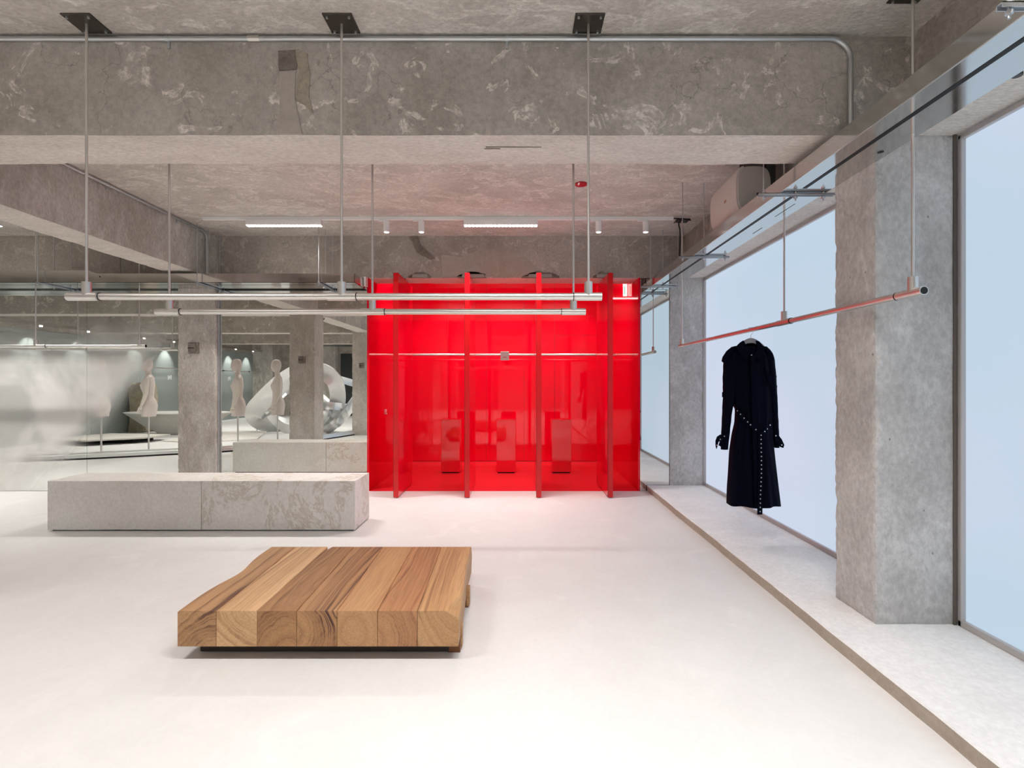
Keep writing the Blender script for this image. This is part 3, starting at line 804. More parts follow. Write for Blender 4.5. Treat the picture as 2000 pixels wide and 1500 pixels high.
track(-5.9, -3.5, 1.5, L1, (), 'two bays behind the camera')
L2 = ((-9.6, -8.7), (-7.3, -6.45), (-5.65, -4.8)); L3 = ((-9.6, -8.7), (-6.65, -5.72))
track(5.52, -9.8, -5.7, L3, (-7.6,), 'before the frosted mirror')
track(1.6, -9.8, -4.5, L2, (-6.0, -8.0), 'above the mannequins', 0.85)
track(-2.2, -9.8, -4.5, L2, (-4.65, -8.1), 'above the looped sculpture')
track(-6.0, -9.8, -4.5, L2, (), 'in the far back corner')

b = BM(); pts = [((x / 10.0), 5.56 + 0.01 * math.sin(x * 0.9), ZS - 0.010 + 0.006 * math.sin(x * 0.55)) for x in range(-25, 14)]
add_sweep(b, pts, 0.006, 8); tag(obj('loose_cable', b, 'cable_black', smooth=True), 'thin dark loose cable lying wavy above the ceiling track', 'cable')
t = thing('cable_drop', 'tangle of black cable hanging from the end of the ceiling track', 'cable', (1.76, 5.5, ZS - 0.02))
b = BM(); add_sweep(b, catmull([(1.715, 5.52, ZS - 0.02), (1.78, 5.5, ZS - 0.03), (1.77, 5.5, ZS - 0.09), (1.785, 5.5, ZS - 0.2), (1.77, 5.5, EYE + 1.26)], 8, False), 0.007, 8); obj('cable', b, 'cable_black', t, smooth=True)
b = BM(); add_sweep(b, catmull([(1.74, 5.5, ZS - 0.05), (1.80, 5.49, ZS - 0.03), (1.90, 5.5, ZS - 0.045)], 6, False), 0.008, 8); obj('cable_tail', b, 'cable_black', t, smooth=True)

# ================================================================ loudspeaker
t = thing('loudspeaker', 'white rounded loudspeaker under the slab between beam and window channel', 'loudspeaker', (1.78, 4.0, ZS))
def rrect(x0, x1, z0, z1, r, n=6):
    pts = []
    for cx, cz, a0 in ((x1 - r, z1 - r, 0), (x0 + r, z1 - r, PI / 2), (x0 + r, z0 + r, PI), (x1 - r, z0 + r, 1.5 * PI)):
        for k in range(n + 1):
            a = a0 + PI / 2 * k / n; pts.append((cx + r * math.cos(a), cz + r * math.sin(a)))
    return pts
zl0, zl1 = EYE + 1.28, EYE + 1.64
b = BM()
def D(sx, sz, y, dx=0.0):
    q = []
    for k in range(40):
        a = 2 * PI * k / 40
        c, s_ = math.cos(a), math.sin(a)
        e = 0.55
        xx = abs(c) ** e * (1 if c > 0 else -1); zz = abs(s_) ** e * (1 if s_ > 0 else -1)
        q.append((1.775 + dx + xx * 0.13 * sx, y, (zl0 + zl1) / 2 + zz * 0.175 * sz))
    return q
add_loft(b, [D(0.93, 0.95, 3.75), D(1, 1, 3.765), D(1, 1, 4.24), D(0.9, 0.93, 4.27)])
obj('cabinet', b, 'speaker_body', t, smooth=True, auto=45)
b = BM()
def G(y, s):
    q = []
    for k in range(24):
        a = PI / 2 + PI * k / 23
        q.append((1.70 + math.cos(a) * 0.062 * s, y, (zl0 + zl1) / 2 + math.copysign(abs(math.sin(a)) ** 0.6, math.sin(a)) * 0.178 * s))
    q.append((1.70, y, (zl0 + zl1) / 2))
    return q
add_loft(b, [G(3.757, 0.97), G(3.772, 1.0), G(4.235, 1.0), G(4.262, 0.96)])
obj('front_grille', b, 'speaker_grille', t, smooth=True, auto=45)
b = BM(); add_box(b, 1.6355, 1.640, 3.93, 3.965, EYE + 1.425, EYE + 1.445); obj('orange_mark', b, 'orange_mark', t)
b = BM(); add_tube(b, (1.80, 3.7485, EYE + 1.42), (1.80, 3.752, EYE + 1.42), 0.010, 12); obj('socket_hole', b, 'black', t)
b = BM(); add_box(b, 1.86, 1.885, 3.80, 4.2, EYE + 1.35, ZS, 0.003); add_box(b, 1.88, 1.95, 3.78, 3.80, EYE + 1.3, ZS); obj('bracket', b, 'frame_dark', t)

# ================================================================ steel plates on the columns
def col_plate(x, yface, s, z, label):
    t = thing('bracket_plate', label, 'bracket', (x, yface, z), 'steel bracket plates on the columns')
    h = 0.068
    b = BM(); add_box(b, x - h, x + h, min(yface, yface + s * 0.014), max(yface, yface + s * 0.014), z - h, z + h, 0.002); p = obj('plate', b, 'steel_patina', t)
    for sx in (-0.048, 0.048):
        for sz in (-0.05, 0.05):
            b = BM(); add_tube(b, (x + sx, yface + s * 0.013, z + sz), (x + sx, yface + s * 0.022, z + sz), 0.006, 8); obj('bolt', b, 'galvanised', p)
    b = BM(); add_box(b, x - 0.028, x + 0.028, min(yface + s * 0.013, yface + s * 0.035), max(yface + s * 0.013, yface + s * 0.035), z - 0.05, z + 0.06, 0.006); obj('housing', b, 'steel_patina', t)
    b = BM(); add_box(b, x - 0.055, x + 0.02, min(yface + s * 0.034, yface + s * 0.038), max(yface + s * 0.034, yface + s * 0.038), z - 0.006, z + 0.006); obj('slot', b, 'black', t)
col_plate(-4.0, 6.163, -1, EYE + 0.43, 'steel bracket plate on the concrete column in front of the mirrors')
col_plate(-4.03, 3.157, 1, EYE + 0.43, 'steel bracket plate on the middle column, seen in the clear mirror')
col_plate(-4.05, -0.453, 1, EYE + 0.45, 'steel bracket plate on the far column, seen in the mirror beside the red room')

# ================================================================ concrete bench (two blocks)
tb = thing('concrete_bench', 'long low concrete bench of two blocks in front of the mirrors', 'bench', (-2.9, 4.76, 0))
def block(x0, x1, mat):
    b = BM(); rough_box(b, x0, x1, 4.545, 4.975, 0.012, 0.457, step=0.02, amp=0.0008, edge=0.0012, seed=x0); return obj('bench_block', b, mat, tb)
block(-4.285, -2.887, 'bench_concrete')
block(-2.883, -1.485, 'bench_stained')
b = BM(); add_box(b, -4.26, -1.51, 4.57, 4.95, 0.0, 0.013); obj('recessed_base', b, 'black', tb)

# ================================================================ timber table
tt = thing('timber_table', 'low heavy table of seven solid timbers side by side, on dark feet', 'table', (-0.97, 2.9, 0))
fx = [346, 422, 502, 579, 658, 737, 815, 895]
YF, YBk, ZT0, ZT1 = 2.42, 3.365, 0.0717, 0.2455
EX = [(x - CX) * YF / F for x in fx]
bx = [525, 576, 640, 727, 775, 810, 862, 920]
bxx = [(x - CX) * YBk / F for x in (529, 577, 640, 692, 748, 806, 862, 920)]
tones = [((0.50, 0.29, 0.145), (0.34, 0.175, 0.08), (0.11, 0.05, 0.035)), ((0.66, 0.42, 0.225), (0.52, 0.30, 0.145), (0.22, 0.11, 0.06)),
         ((0.44, 0.24, 0.11), (0.32, 0.155, 0.07), (0.12, 0.05, 0.03)), ((0.48, 0.265, 0.125), (0.31, 0.15, 0.07), (0.075, 0.035, 0.028)),
         ((0.52, 0.30, 0.145), (0.42, 0.215, 0.10), (0.18, 0.08, 0.04)), ((0.50, 0.27, 0.13), (0.38, 0.18, 0.085), (0.13, 0.045, 0.03)),
         ((0.56, 0.335, 0.165), (0.45, 0.24, 0.11), (0.15, 0.07, 0.04))]
cent = [(0.10, -0.16), (0.14, 0.16), (0.06, -0.10), (-0.16, -0.02), (-0.02, -0.03), (-0.14, -0.06), (0.16, 0.14)]
def edge_x(k, y):
    f = (y - YF) / (YBk - YF)
    x = EX[k] + (bxx[k] - EX[k]) * f
    if k == 0: x += 0.028 * math.exp(-((f - 0.52) / 0.17) ** 2) - 0.004 * math.sin(f * 9)
    if k == 7: x += 0.004 * math.sin(f * 7)
    return x
for k in range(7):
    l, m_, d_ = tones[k]
    ox = (EX[k] + EX[k + 1]) / 2 + cent[k][0] - tt.location.x
    wood_mat('timber_%s' % 'abcdefg'[k], ox, 0.16 + cent[k][1], l, m_, d_, k + 1.0, dk=(0.9, 0.45, 0.7, 0.95, 0.4, 0.55, 0.5)[k], fig=(3, 2.4, 3.6, 3, 2.2, 2.6, 2.4)[k])
    b = BM(); rings = []; n = 48
    for i in range(n + 1):
        y = YF + (YBk - YF) * i / n
        xa, xb = edge_x(k, y) + 0.0007, edge_x(k + 1, y) - 0.0007
        zt_ = ZT1
        c = 0.0025
        # worn front arris and the notch at the back between the second and third timber
        ca = c + (0.006 * max(0, noise.noise(Vector((k * 3.0, y * 8, 1)))))
        if k == 2 and y > YBk - 0.16: xa += 0.030 * ((y - (YBk - 0.16)) / 0.16) ** 1.5
        if k == 0: ca = 0.008
        cb = c
        if k == 6: cb = 0.006 + 0.05 * math.exp(-((y - YF) / 0.14) ** 2)
        czb = min(cb, 0.032)
        rings.append([(xa, y, ZT0), (xb, y, ZT0), (xb + (0.004 if k == 6 else 0), y, zt_ - 0.06), (xb, y, zt_ - czb), (xb - cb, y, zt_), ((xa + xb) / 2, y, zt_), (xa + ca, y, zt_), (xa, y, zt_ - ca)])
    add_loft(b, rings)
    bmesh.ops.bevel(b, geom=[e for e in b.edges if all(abs(v.co.y - YF) < 1e-5 for v in e.verts)], offset=0.002, segments=1, affect='EDGES')
    obj('timber', b, 'timber_%s' % 'abcdefg'[k], tt)
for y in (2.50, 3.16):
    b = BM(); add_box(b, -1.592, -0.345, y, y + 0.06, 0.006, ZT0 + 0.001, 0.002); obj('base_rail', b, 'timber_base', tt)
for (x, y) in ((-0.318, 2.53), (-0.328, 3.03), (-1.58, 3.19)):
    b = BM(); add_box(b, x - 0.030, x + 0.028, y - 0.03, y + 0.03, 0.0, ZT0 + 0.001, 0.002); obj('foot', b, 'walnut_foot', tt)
# clear of the pale side, two upright side tenons
for y in (2.55, 3.02):
    b = BM(); add_box(b, -0.312, -0.2835 if y < 2.8 else -0.292, y - 0.022, y + 0.022, 0.012, 0.12, 0.002); obj('side_tenon', b, 'timber_g', tt)

# ================================================================ black coat on its hanger
K = 3.98 / F; CXC, YC = 1.85, 3.98
def cp(x, y, d=3.98): return (x - CX) * d / F, EYE + (CY - y) * d / F
tc_ = thing('trench_coat', 'black belted trench coat hanging from the window rail on a grey hanger', 'coat', (CXC, YC, EYE + 0.1))
th = thing('coat_hanger', 'grey clothes hanger with wire hook inside the black coat', 'hanger', (CXC, YC, 1.70))
b = BM(); rg = []
for i in range(17):
    u = -1 + 2 * i / 16; x = CXC + u * 0.125 + 0.006; z = 1.7085 - 0.085 * abs(u) ** 1.7; hh = 0.040 - 0.018 * abs(u)
    rg.append([(x, YC - 0.010, z - hh), (x, YC + 0.010, z - hh), (x, YC + 0.013, z - 0.006), (x, YC + 0.006, z), (x, YC - 0.006, z), (x, YC - 0.013, z - 0.006)])
add_loft(b, rg); obj('shoulder_bar', b, 'hanger_grey', th, smooth=True, auto=50)
b = BM(); add_sweep(b, catmull([(CXC + 0.006, YC, 1.700), (CXC + 0.006, YC, 1.730), (CXC + 0.021, YC, 1.752), (CXC + 0.0215, YC, 1.782), (CXC + 0.0, YC, 1.7945), (CXC - 0.0215, YC, 1.778)], 8, False), 0.0018, 8); obj('hook', b, 'steel_satin', th, smooth=True)
# body sections: picture row, left, right, half depth
secs = [(677, 1445, 1486, .036), (680, 1436, 1493, .044), (684, 1428, 1500, .052), (690, 1422, 1504, .060), (700, 1420, 1506, .068), (720, 1422, 1507, .074), (760, 1426, 1507, .078), (788, 1431, 1507, .078),
        (800, 1437, 1507, .076), (825, 1436, 1506, .080), (850, 1430, 1508, .088), (880, 1426, 1511, .096), (920, 1424, 1515, .104), (955, 1422, 1519, .110), (985, 1421, 1523, .112)]
NA = 96
def sec_at(p):
    if p <= secs[0][0]: return list(secs[0][1:])
    for (a, c) in zip(secs, secs[1:]):
        if a[0] <= p <= c[0]:
            f = (p - a[0]) / (c[0] - a[0]); return [a[i] + (c[i] - a[i]) * f for i in (1, 2, 3)]
    return list(secs[-1][1:])
b = BM(); rings = []
for p in [677, 678, 680, 682, 685, 688, 692, 697] + list(range(703, 985, 6)) + [985]:
    l, r, dp = sec_at(p); rr = []
    f2 = max(0.0, min(1.0, (p - 690) / 220.0))
    for k in range(NA):
        a = 2 * PI * k / NA; c, s_ = math.cos(a), math.sin(a); hw = (r - l) / 2
        drift = p * 0.006 * (1 if c > 0 else -1)
        fold = (0.005 + 0.015 * f2) * math.sin(a * 9 + drift) * (0.55 + 0.8 * noise.noise(Vector((c * 2, s_ * 2, p * 0.006)))) + 0.008 * noise.noise(Vector((c * 4, s_ * 4, p * 0.018)))
        X, Z = cp((l + r) / 2 + c * hw * (1 - 0.02 * f2), p)
        yy = YC + math.copysign(abs(s_) ** 0.8, s_) * dp + fold * s_
        X += fold * c * 0.25
        if p >= 985: Z += -0.026 * math.exp(-((X - CXC - 0.02) / 0.05) ** 2) * (1 if s_ > 0 else 0.3) + 0.004 * math.sin(a * 5)
        rr.append((X, yy, Z))
    rings.append(rr)
add_loft(b, rings, caps=False)
body_ = obj('body', b, 'coat_cloth', tc_, smooth=True)
sd = body_.modifiers.new('cloth', 'SOLIDIFY'); sd.thickness = 0.004; sd.offset = -1
def front_y(x, p):
    l, r, dp = sec_at(min(p, 985)); u = max(-0.98, min(0.98, (x - (l + r) / 2) / ((r - l) / 2)))
    return YC - dp * (1 - u * u) ** 0.4
# overlapping front edge
b = BM(); rings = []
for i in range(48):
    p = 694 + (992 - 694) * i / 47; x0 = 1466 + (p - 694) * 0.028
    y = front_y(x0, p) - 0.014; X0, Z = cp(x0, p, y); X1, _ = cp(x0 + 9, p, y)
    rings.append([(X0, y, Z), (X1, y - 0.001, Z), (X1, y + 0.012, Z), (X0, y + 0.014, Z)])
add_loft(b, rings); obj('front_edge', b, 'coat_cloth', tc_, smooth=True, auto=60)
def sleeve(keys, n=30):
    b = BM(); rings = []
    p0, p1 = keys[0][2], keys[-1][2]
    for i in range(n + 1):
        p = p0 + (p1 - p0) * i / n
        for a, c in zip(keys, keys[1:]):
            if a[2] <= p <= c[2]:
                f = (p - a[2]) / (c[2] - a[2]); xo, xi, _, dy = (a[j] + (c[j] - a[j]) * f for j in range(4)); break
        cx = (xo + xi) / 2; hw = abs(xi - xo) / 2; rr = []
        for k in range(28):
            a = 2 * PI * k / 28; fd = 1 + 0.09 * noise.noise(Vector((math.cos(a) * 2, math.sin(a) * 2, p * 0.07)))
            X, Z = cp(cx + math.cos(a) * hw * fd, p); rr.append((X, YC + dy + math.sin(a) * min(hw * K * 1.1, 0.052) * fd, Z))
        rings.append(rr)
    add_loft(b, rings); return obj('sleeve', b, 'coat_cloth', tc_, smooth=True)
sl1 = sleeve([(1434, 1446, 676, 0), (1424, 1446, 682, 0), (1418, 1444, 689, 0), (1414, 1441, 700, 0), (1412, 1437, 740, -.005), (1412, 1434, 775, -.01), (1410, 1428, 800, -.015), (1407, 1422, 850, -.02), (1406, 1419, 877, -.02)])
sl2 = sleeve([(1497, 1485, 677, 0), (1504, 1485, 684, 0), (1509, 1486, 692, 0), (1512, 1488, 705, 0), (1515, 1493, 750, -.005), (1517, 1500, 800, -.01), (1519, 1505, 840, -.012), (1520, 1511, 874, -.012)])
def patch(name, pts, y, parent, th_=0.008, mat='coat_cloth'):
    b = BM(); A = []; B_ = []
    for (x, p) in pts:
        yy = y(x, p) if callable(y) else y
        X, Z = cp(x, p, yy); A.append(b.verts.new((X, yy, Z))); B_.append(b.verts.new((X, yy + th_, Z)))
    n = len(A); b.faces.new(A); b.faces.new(B_[::-1])
    for i in range(n): b.faces.new((A[i], B_[i], B_[(i + 1) % n], A[(i + 1) % n]))
    return obj(name, b, mat, parent)
patch('shoulder_strap', [(1411, 705), (1413, 697), (1421, 685), (1431, 677), (1439, 677), (1428, 690), (1419, 705), (1414, 708)], YC - 0.055, tc_, 0.02)
patch('shoulder_strap', [(1494, 680), (1503, 684), (1509, 691), (1512, 700), (1510, 704), (1502, 692)], YC - 0.055, tc_, 0.02)
patch('cuff_tab', [(1407, 849), (1401, 853), (1398, 861), (1398, 870), (1399.5, 877), (1402, 870), (1403, 864), (1407, 860), (1404, 870), (1409, 873), (1412, 862), (1421, 855), (1421, 848)], YC - 0.066, sl1)
patch('cuff_tab', [(1513, 847), (1520, 849), (1527, 858), (1532, 869), (1530, 875), (1524, 873), (1519, 866), (1514, 860)], YC - 0.05, sl2)
patch('sleeve_tab', [(1513, 733), (1517, 734), (1517, 737), (1513, 738)], YC - 0.02, sl2)
patch('sleeve_tab', [(1514, 752), (1518, 753), (1518, 757), (1513, 757)], YC - 0.02, sl2)
patch('sleeve_tab', [(1411, 766), (1414, 765), (1414, 776), (1411, 776)], YC - 0.02, sl1)
patch('pocket_flap', [(1432, 886), (1447, 890), (1446, 895), (1431, 891)], lambda x, p: front_y(x, p) - 0.016, tc_)
patch('storm_flap', [(1494, 718), (1501, 724), (1510, 740), (1512, 758), (1505, 756), (1497, 735)], YC - 0.078, tc_)
# collar: two pointed leaves and a stand round the neck
fy = lambda x, p: YC - 0.050 - 0.00095 * max(0, p - 668)
patch('collar_leaf', [(1438, 677), (1446, 669), (1452, 665), (1454.5, 668), (1453, 676), (1457, 686), (1462, 695), (1457, 707), (1448, 694), (1442, 688)], fy, tc_, 0.012)
patch('collar_leaf', [(1477, 665), (1483, 667), (1489, 674), (1494, 679), (1493, 687), (1488, 709), (1479, 700), (1472, 694), (1477, 686), (1480, 676)], fy, tc_, 0.012)
b = BM(); ring = []
for row, sc in ((694, .72), (686, .92), (678, 1.0), (672, .96), (666.5, .90)):
    rr = []
    for k in range(36):
        a = 2 * PI * k / 36; c, s_ = math.cos(a), math.sin(a)
        # open front: the stand drops towards the placket
        pr = row + (max(0, -s_) ** 2) * (692 - row) * 0.85 + (1 - abs(c)) * (3 if s_ > 0 else 0)
        X, Z = cp(1465.5 + c * 15.5 * sc, pr); rr.append((X, YC + s_ * 0.048 * sc, Z))
    ring.append(rr)
add_loft(b, ring, caps=False); ns = obj('neck_stand', b, 'coat_cloth', tc_, smooth=True)
sd = ns.modifiers.new('cloth', 'SOLIDIFY'); sd.thickness = 0.003
# belt: slung round the waist and sagging to the front, with its long hanging tail
bl = []
for k in range(61):
    x = 1437.5 + (1507 - 1437.5) * k / 60.0
    p = 799 + (x - 1437) * 0.98 + 3 * math.sin((x - 1437) / 50 * PI) if x < 1487 else 848 - (x - 1487) * 1.15 + 2 * math.sin((x - 1487) / 20 * PI)
    y = front_y(x, 820) - 0.016; X, Z = cp(x, p, y); bl.append((X, y, Z, x, p))
b = BM(); rings = []
for (x, y, z, _, _) in bl: rings.append([(x, y - 0.003, z - 0.017), (x, y - 0.003, z + 0.017), (x, y + 0.005, z + 0.017), (x, y + 0.005, z - 0.017)])
add_loft(b, rings); belt = obj('belt', b, 'coat_cloth', tc_, smooth=True, auto=50)
def tail_pt(p):
    x = 1486.5 - max(0, (p - 930)) * 0.03 + math.sin(p * 0.05) * 0.4
    y = front_y(x, p) - 0.030 + max(0, p - 985) * 0.002; X, Z = cp(x, p, y); return X, y, Z
b = BM(); rings = []
for i in range(46):
    X, y, Z = tail_pt(844 + (1005 - 844) * i / 45); hw = 0.0195
    rings.append([(X - hw, y, Z), (X + hw, y, Z), (X + hw, y + 0.005, Z), (X - hw, y + 0.005, Z)])
add_loft(b, rings); tail = obj('belt_tail', b, 'coat_cloth', tc_)
for i in range(19):
    X, y, Z = tail_pt(850 + i * (999 - 850) / 18.0); b = BM(); add_tube(b, (X, y - 0.003, Z), (X, y + 0.001, Z), 0.0052, 10); obj('eyelet', b, 'eyelet', tail)
for x in (1440, 1446, 1453, 1459, 1465.5, 1476, 1493, 1498, 1503):
    q = min(bl, key=lambda t_: abs(t_[3] - x)); b = BM(); add_tube(b, (q[0], q[1] - 0.006, q[2]), (q[0], q[1] - 0.002, q[2]), 0.0052, 10); obj('eyelet', b, 'eyelet', belt)
for x, p, y in ((1467.5, 693.5, YC - .082), (1414.5, 852, YC - .070), (1406.5, 858, YC - .070), (1400, 869.5, YC - .070), (1526.5, 869, YC - .054), (1515, 851, YC - .054)):
    X, Z = cp(x, p, y); b = BM(); add_tube(b, (X, y - 0.004, Z), (X, y + 0.003, Z), 0.005, 10); obj('snap', b, 'eyelet', tc_)

# ================================================================ what the mirrors show: mannequins
def mannequin(x, y, lean, label, zoff=0.0, rot=0.0, base_z=0.085):
    t = thing('mannequin', label, 'mannequin', (x, y, 0), 'torso mannequins on steel poles')
    R = Matrix.Rotation(rot, 4, 'Z')
    def W(p):
        q = R @ Vector(p); return (x + q.x, y + q.y, q.z + zoff)
    RG = [(.715, .000, .112, .160), (.76, .002, .115, .165), (.84, .006, .119, .172), (.92, .010, .120, .176), (1.0, .008, .108, .165), (1.08, -.004, .085, .128), (1.16, -.004, .086, .128), (1.24, -.006, .098, .145),
          (1.31, -.006, .104, .155), (1.38, .000, .092, .168), (1.43, .008, .078, .178), (1.465, .012, .064, .150), (1.49, .008, .054, .088), (1.515, .000, .049, .056), (1.56, -.008, .047, .050), (1.585, -.014, .052, .052)]
    b = BM(); rings = []
    for (z, cx, rx, ry) in RG:
        rr = []
        for k in range(32):
            a = 2 * PI * k / 32; c, s_ = math.cos(a), math.sin(a)
            px_, py_ = cx + c * rx, s_ * ry
            if c < 0:   # bust
                for sy in (-1, 1):
                    w_ = math.exp(-((py_ - sy * 0.075) / 0.05) ** 2 - ((z - 1.285) / 0.06) ** 2); px_ -= 0.036 * w_
            else:       # seat
                w_ = math.exp(-((abs(py_) - 0.075) / 0.06) ** 2 - ((z - 0.91) / 0.10) ** 2); px_ += 0.012 * w_
            rr.append(W((px_, py_, z)))
        rings.append(rr)
    R2 = []
    for a_, c_ in zip(rings, rings[1:]): R2 += [a_, [tuple((u + v) / 2 for u, v in zip(q, w)) for q, w in zip(a_, c_)]]
    R2.append(rings[-1]); add_loft(b, R2)
    body = obj('torso', b, 'mannequin_skin', t, smooth=True, auto=70)
    b = BM(); rings = []
    for i in range(15):
        f = i / 14.0; th_ = PI * f; z = 1.685 - math.cos(th_) * 0.130
        rx = 0.104 * math.sin(th_) ** 0.8 * (0.80 + 0.20 * f); ry = 0.080 * math.sin(th_) ** 0.8 * (0.78 + 0.22 * f)
        cx = -0.030 + 0.012 * f
        rr = []
        for k in range(28):
            a = 2 * PI * k / 28; c, s_ = math.cos(a), math.sin(a)
            xx = cx + c * max(rx, 0.002); 
            if c < -0.7: xx -= 0.010 * math.exp(-((z - 1.655) / 0.022) ** 2) * (-c - 0.7) / 0.3
            rr.append(W((xx, s_ * max(ry, 0.002), z)))
        rings.append(rr)
    add_loft(b, rings); obj('head', b, 'mannequin_skin', body, smooth=True)
    for s_ in (-1, 1):
        b = BM()
        sh, el, wr_ = Vector((.010, s_ * .200, 1.425)), Vector((.010, s_ * .222, 1.165)), Vector((-.065, s_ * .228, .925))
        pts = [sh + Vector((0, -s_ * .012, .03)), sh, sh.lerp(el, .35), sh.lerp(el, .75), el, el.lerp(wr_, .3), el.lerp(wr_, .75), wr_]
        add_sweep(b, [W(p) for p in pts], [.022, .044, .042, .035, .034, .034, .026, .021], 14)
        arm = obj('arm', b, 'mannequin_arm', t, smooth=True)
        b = BM()
        pl = [wr_, wr_ + Vector((-.014, 0, -.035)), wr_ + Vector((-.022, 0, -.075))]
        rings = []
        for p, rx, ry in ((pl[0], .020, .015), (pl[1], .032, .015), (pl[2], .034, .013)):
            rings.append([W((p.x + math.cos(2 * PI * k / 14) * rx, p.y + math.sin(2 * PI * k / 14) * ry, p.z)) for k in range(14)])
        add_loft(b, rings)
        for q, ln in enumerate((.060, .070, .066, .050)):
            bx_ = pl[2] + Vector((-.026 + q * .017, 0, .004)); tip = bx_ + Vector((-.016, -s_ * .008, -ln))
            add_sweep(b, [W(bx_), W(bx_.lerp(tip, .5) + Vector((-.003, 0, 0))), W(tip)], [.0085, .008, .006], 8)
        th0 = pl[0] + Vector((-.022, 0, -.018)); add_sweep(b, [W(th0), W(th0 + Vector((-.022, -s_ * .006, -.028))), W(th0 + Vector((-.028, -s_ * .01, -.052)))], [.010, .009, .007], 8)
        obj('hand', b, 'mannequin_arm', arm, smooth=True)
    b = BM(); add_tube(b, (x, y, 0.012), (x, y, 0.74 + zoff), 0.015, 16); obj('pole', b, 'steel_satin', t, smooth=True, auto=40)
    b = BM(); add_tube(b, (x, y, 0.0), (x, y, 0.013), 0.12, 32); obj('base_disc', b, 'steel_satin', t)
    return t
mannequin(-7.03, 2.97, 0, 'pale torso mannequin turned away, seen in the mirror beside the concrete column', rot=-0.42)
mannequin(-5.40, 2.85, 0, 'pale torso mannequin in profile, seen in the clear mirror right after the column', rot=-0.50)
mannequin(-4.78, 2.55, 0, 'pale torso mannequin in front of the looped sculpture, seen in the clear mirror', rot=-0.52)
mannequin(-7.95, 2.95, 0, 'torso mannequin mostly lost behind the frosted haze of the mirror', rot=-0.45)

# ---- looped steel sculpture
def V(x, y, d):      # a point seen in the mirror at picture position x, y and unfolded distance d
    p = px(x, y, d); return Vector((p.x, 2 * YM - p.y, p.z))
def band(pts, wid, thk, twist, ph, name, parent, sub=10, closed=True, mat='steel_sculpture'):
    P_ = catmull(pts, sub, closed); n = len(P_); b = BM(); rings = []
    for i, p in enumerate(P_):
        d = (P_[(i + 1) % n] - P_[i - 1]) if closed else (P_[min(i + 1, n - 1)] - P_[max(0, i - 1)])
        d.normalize(); a0 = Vector((0, 1, 0)); a0 = (a0 - d * a0.dot(d)).normalized(); b0 = a0.cross(d)
        ang = ph + twist * math.sin(2 * PI * i / n + 0.6)
        a = a0 * math.cos(ang) + b0 * math.sin(ang); c = a.cross(d)
        w2, t2 = (wid[0] + (wid[1] - wid[0]) * 0.5 * (1 - math.cos(2 * PI * i / n))) / 2 if isinstance(wid, tuple) else wid / 2, thk / 2
        sec = [(-1, 1.0), (-.72, 1.1), (-.60, .35), (-.1, .15), (.0, .9), (.18, .9), (.28, .2), (.70, .4), (.80, 1.1), (1, 1.0), (1, -1), (.3, -.75), (-.3, -.75), (-1, -1)]
        rings.append([p + a * (u * w2) + c * (q * t2) for u, q in sec])
    R = [[b.verts.new(q) for q in r] for r in rings]; m_ = len(R[0])
    for i in range(n if closed else n - 1):
        A, B = R[i], R[(i + 1) % n]
        for k in range(m_): b.faces.new((A[k], A[(k + 1) % m_], B[(k + 1) % m_], B[k]))
    if not closed: b.faces.new(R[0][::-1]); b.faces.new(R[-1])
    return obj(name, b, mat, parent, smooth=True, auto=35)
tsc = thing('loop_sculpture', 'large looping silver metal band sculpture seen in the clear mirror', 'sculpture', (-6.0, -1.4, 0))
band([V(499, 805, 13.6), V(520, 778, 13.5), V(556, 744, 13.4), V(592, 725, 13.3), V(630, 726, 13.3), V(655, 748, 13.4), V(659, 785, 13.6), V(645, 818, 13.8), V(612, 834, 14.1), V(575, 837, 14.2), V(540, 830, 14.0), V(508, 820, 13.8)],
     (0.50, 0.40), 0.20, 0.45, 1.35, 'outer_band', tsc)
band([V(528, 802, 13.5), V(542, 824, 13.5), V(566, 838, 13.4), V(600, 835, 13.3), V(630, 815, 13.4), V(640, 790, 13.7), V(610, 765, 14.2), V(570, 757, 14.6), V(545, 775, 14.2)],
     (0.22, 0.34), 0.10, 0.6, 1.2, 'inner_band', tsc)
band([V(620, 792, 13.4), V(650, 793, 13.3), V(690, 797, 14.2), V(726, 800, 14.6)], 0.20, 0.08, 0.1, 1.3, 'cross_band', tsc, closed=False)
band([V(696, 779, 14.2), V(676, 806, 13.7), V(655, 828, 13.1), V(634, 842, 13.3)], 0.24, 0.10, 0.15, 0.7, 'rising_band', tsc, closed=False)
band([V(655, 738, 13.4), V(685, 747, 14.0), V(718, 757, 14.6)], 0.18, 0.07, 0.1, 1.2, 'upper_arm', tsc, closed=False)
p = V(502, 826, 13.85); b = BM(); add_tube(b, (p.x, p.y, 0.0), (p.x, p.y, 0.30), 0.012, 12); add_tube(b, (p.x, p.y, 0.0), (p.x, p.y, 0.01), 0.07, 20); obj('prop_foot', b, 'steel_satin', tsc)

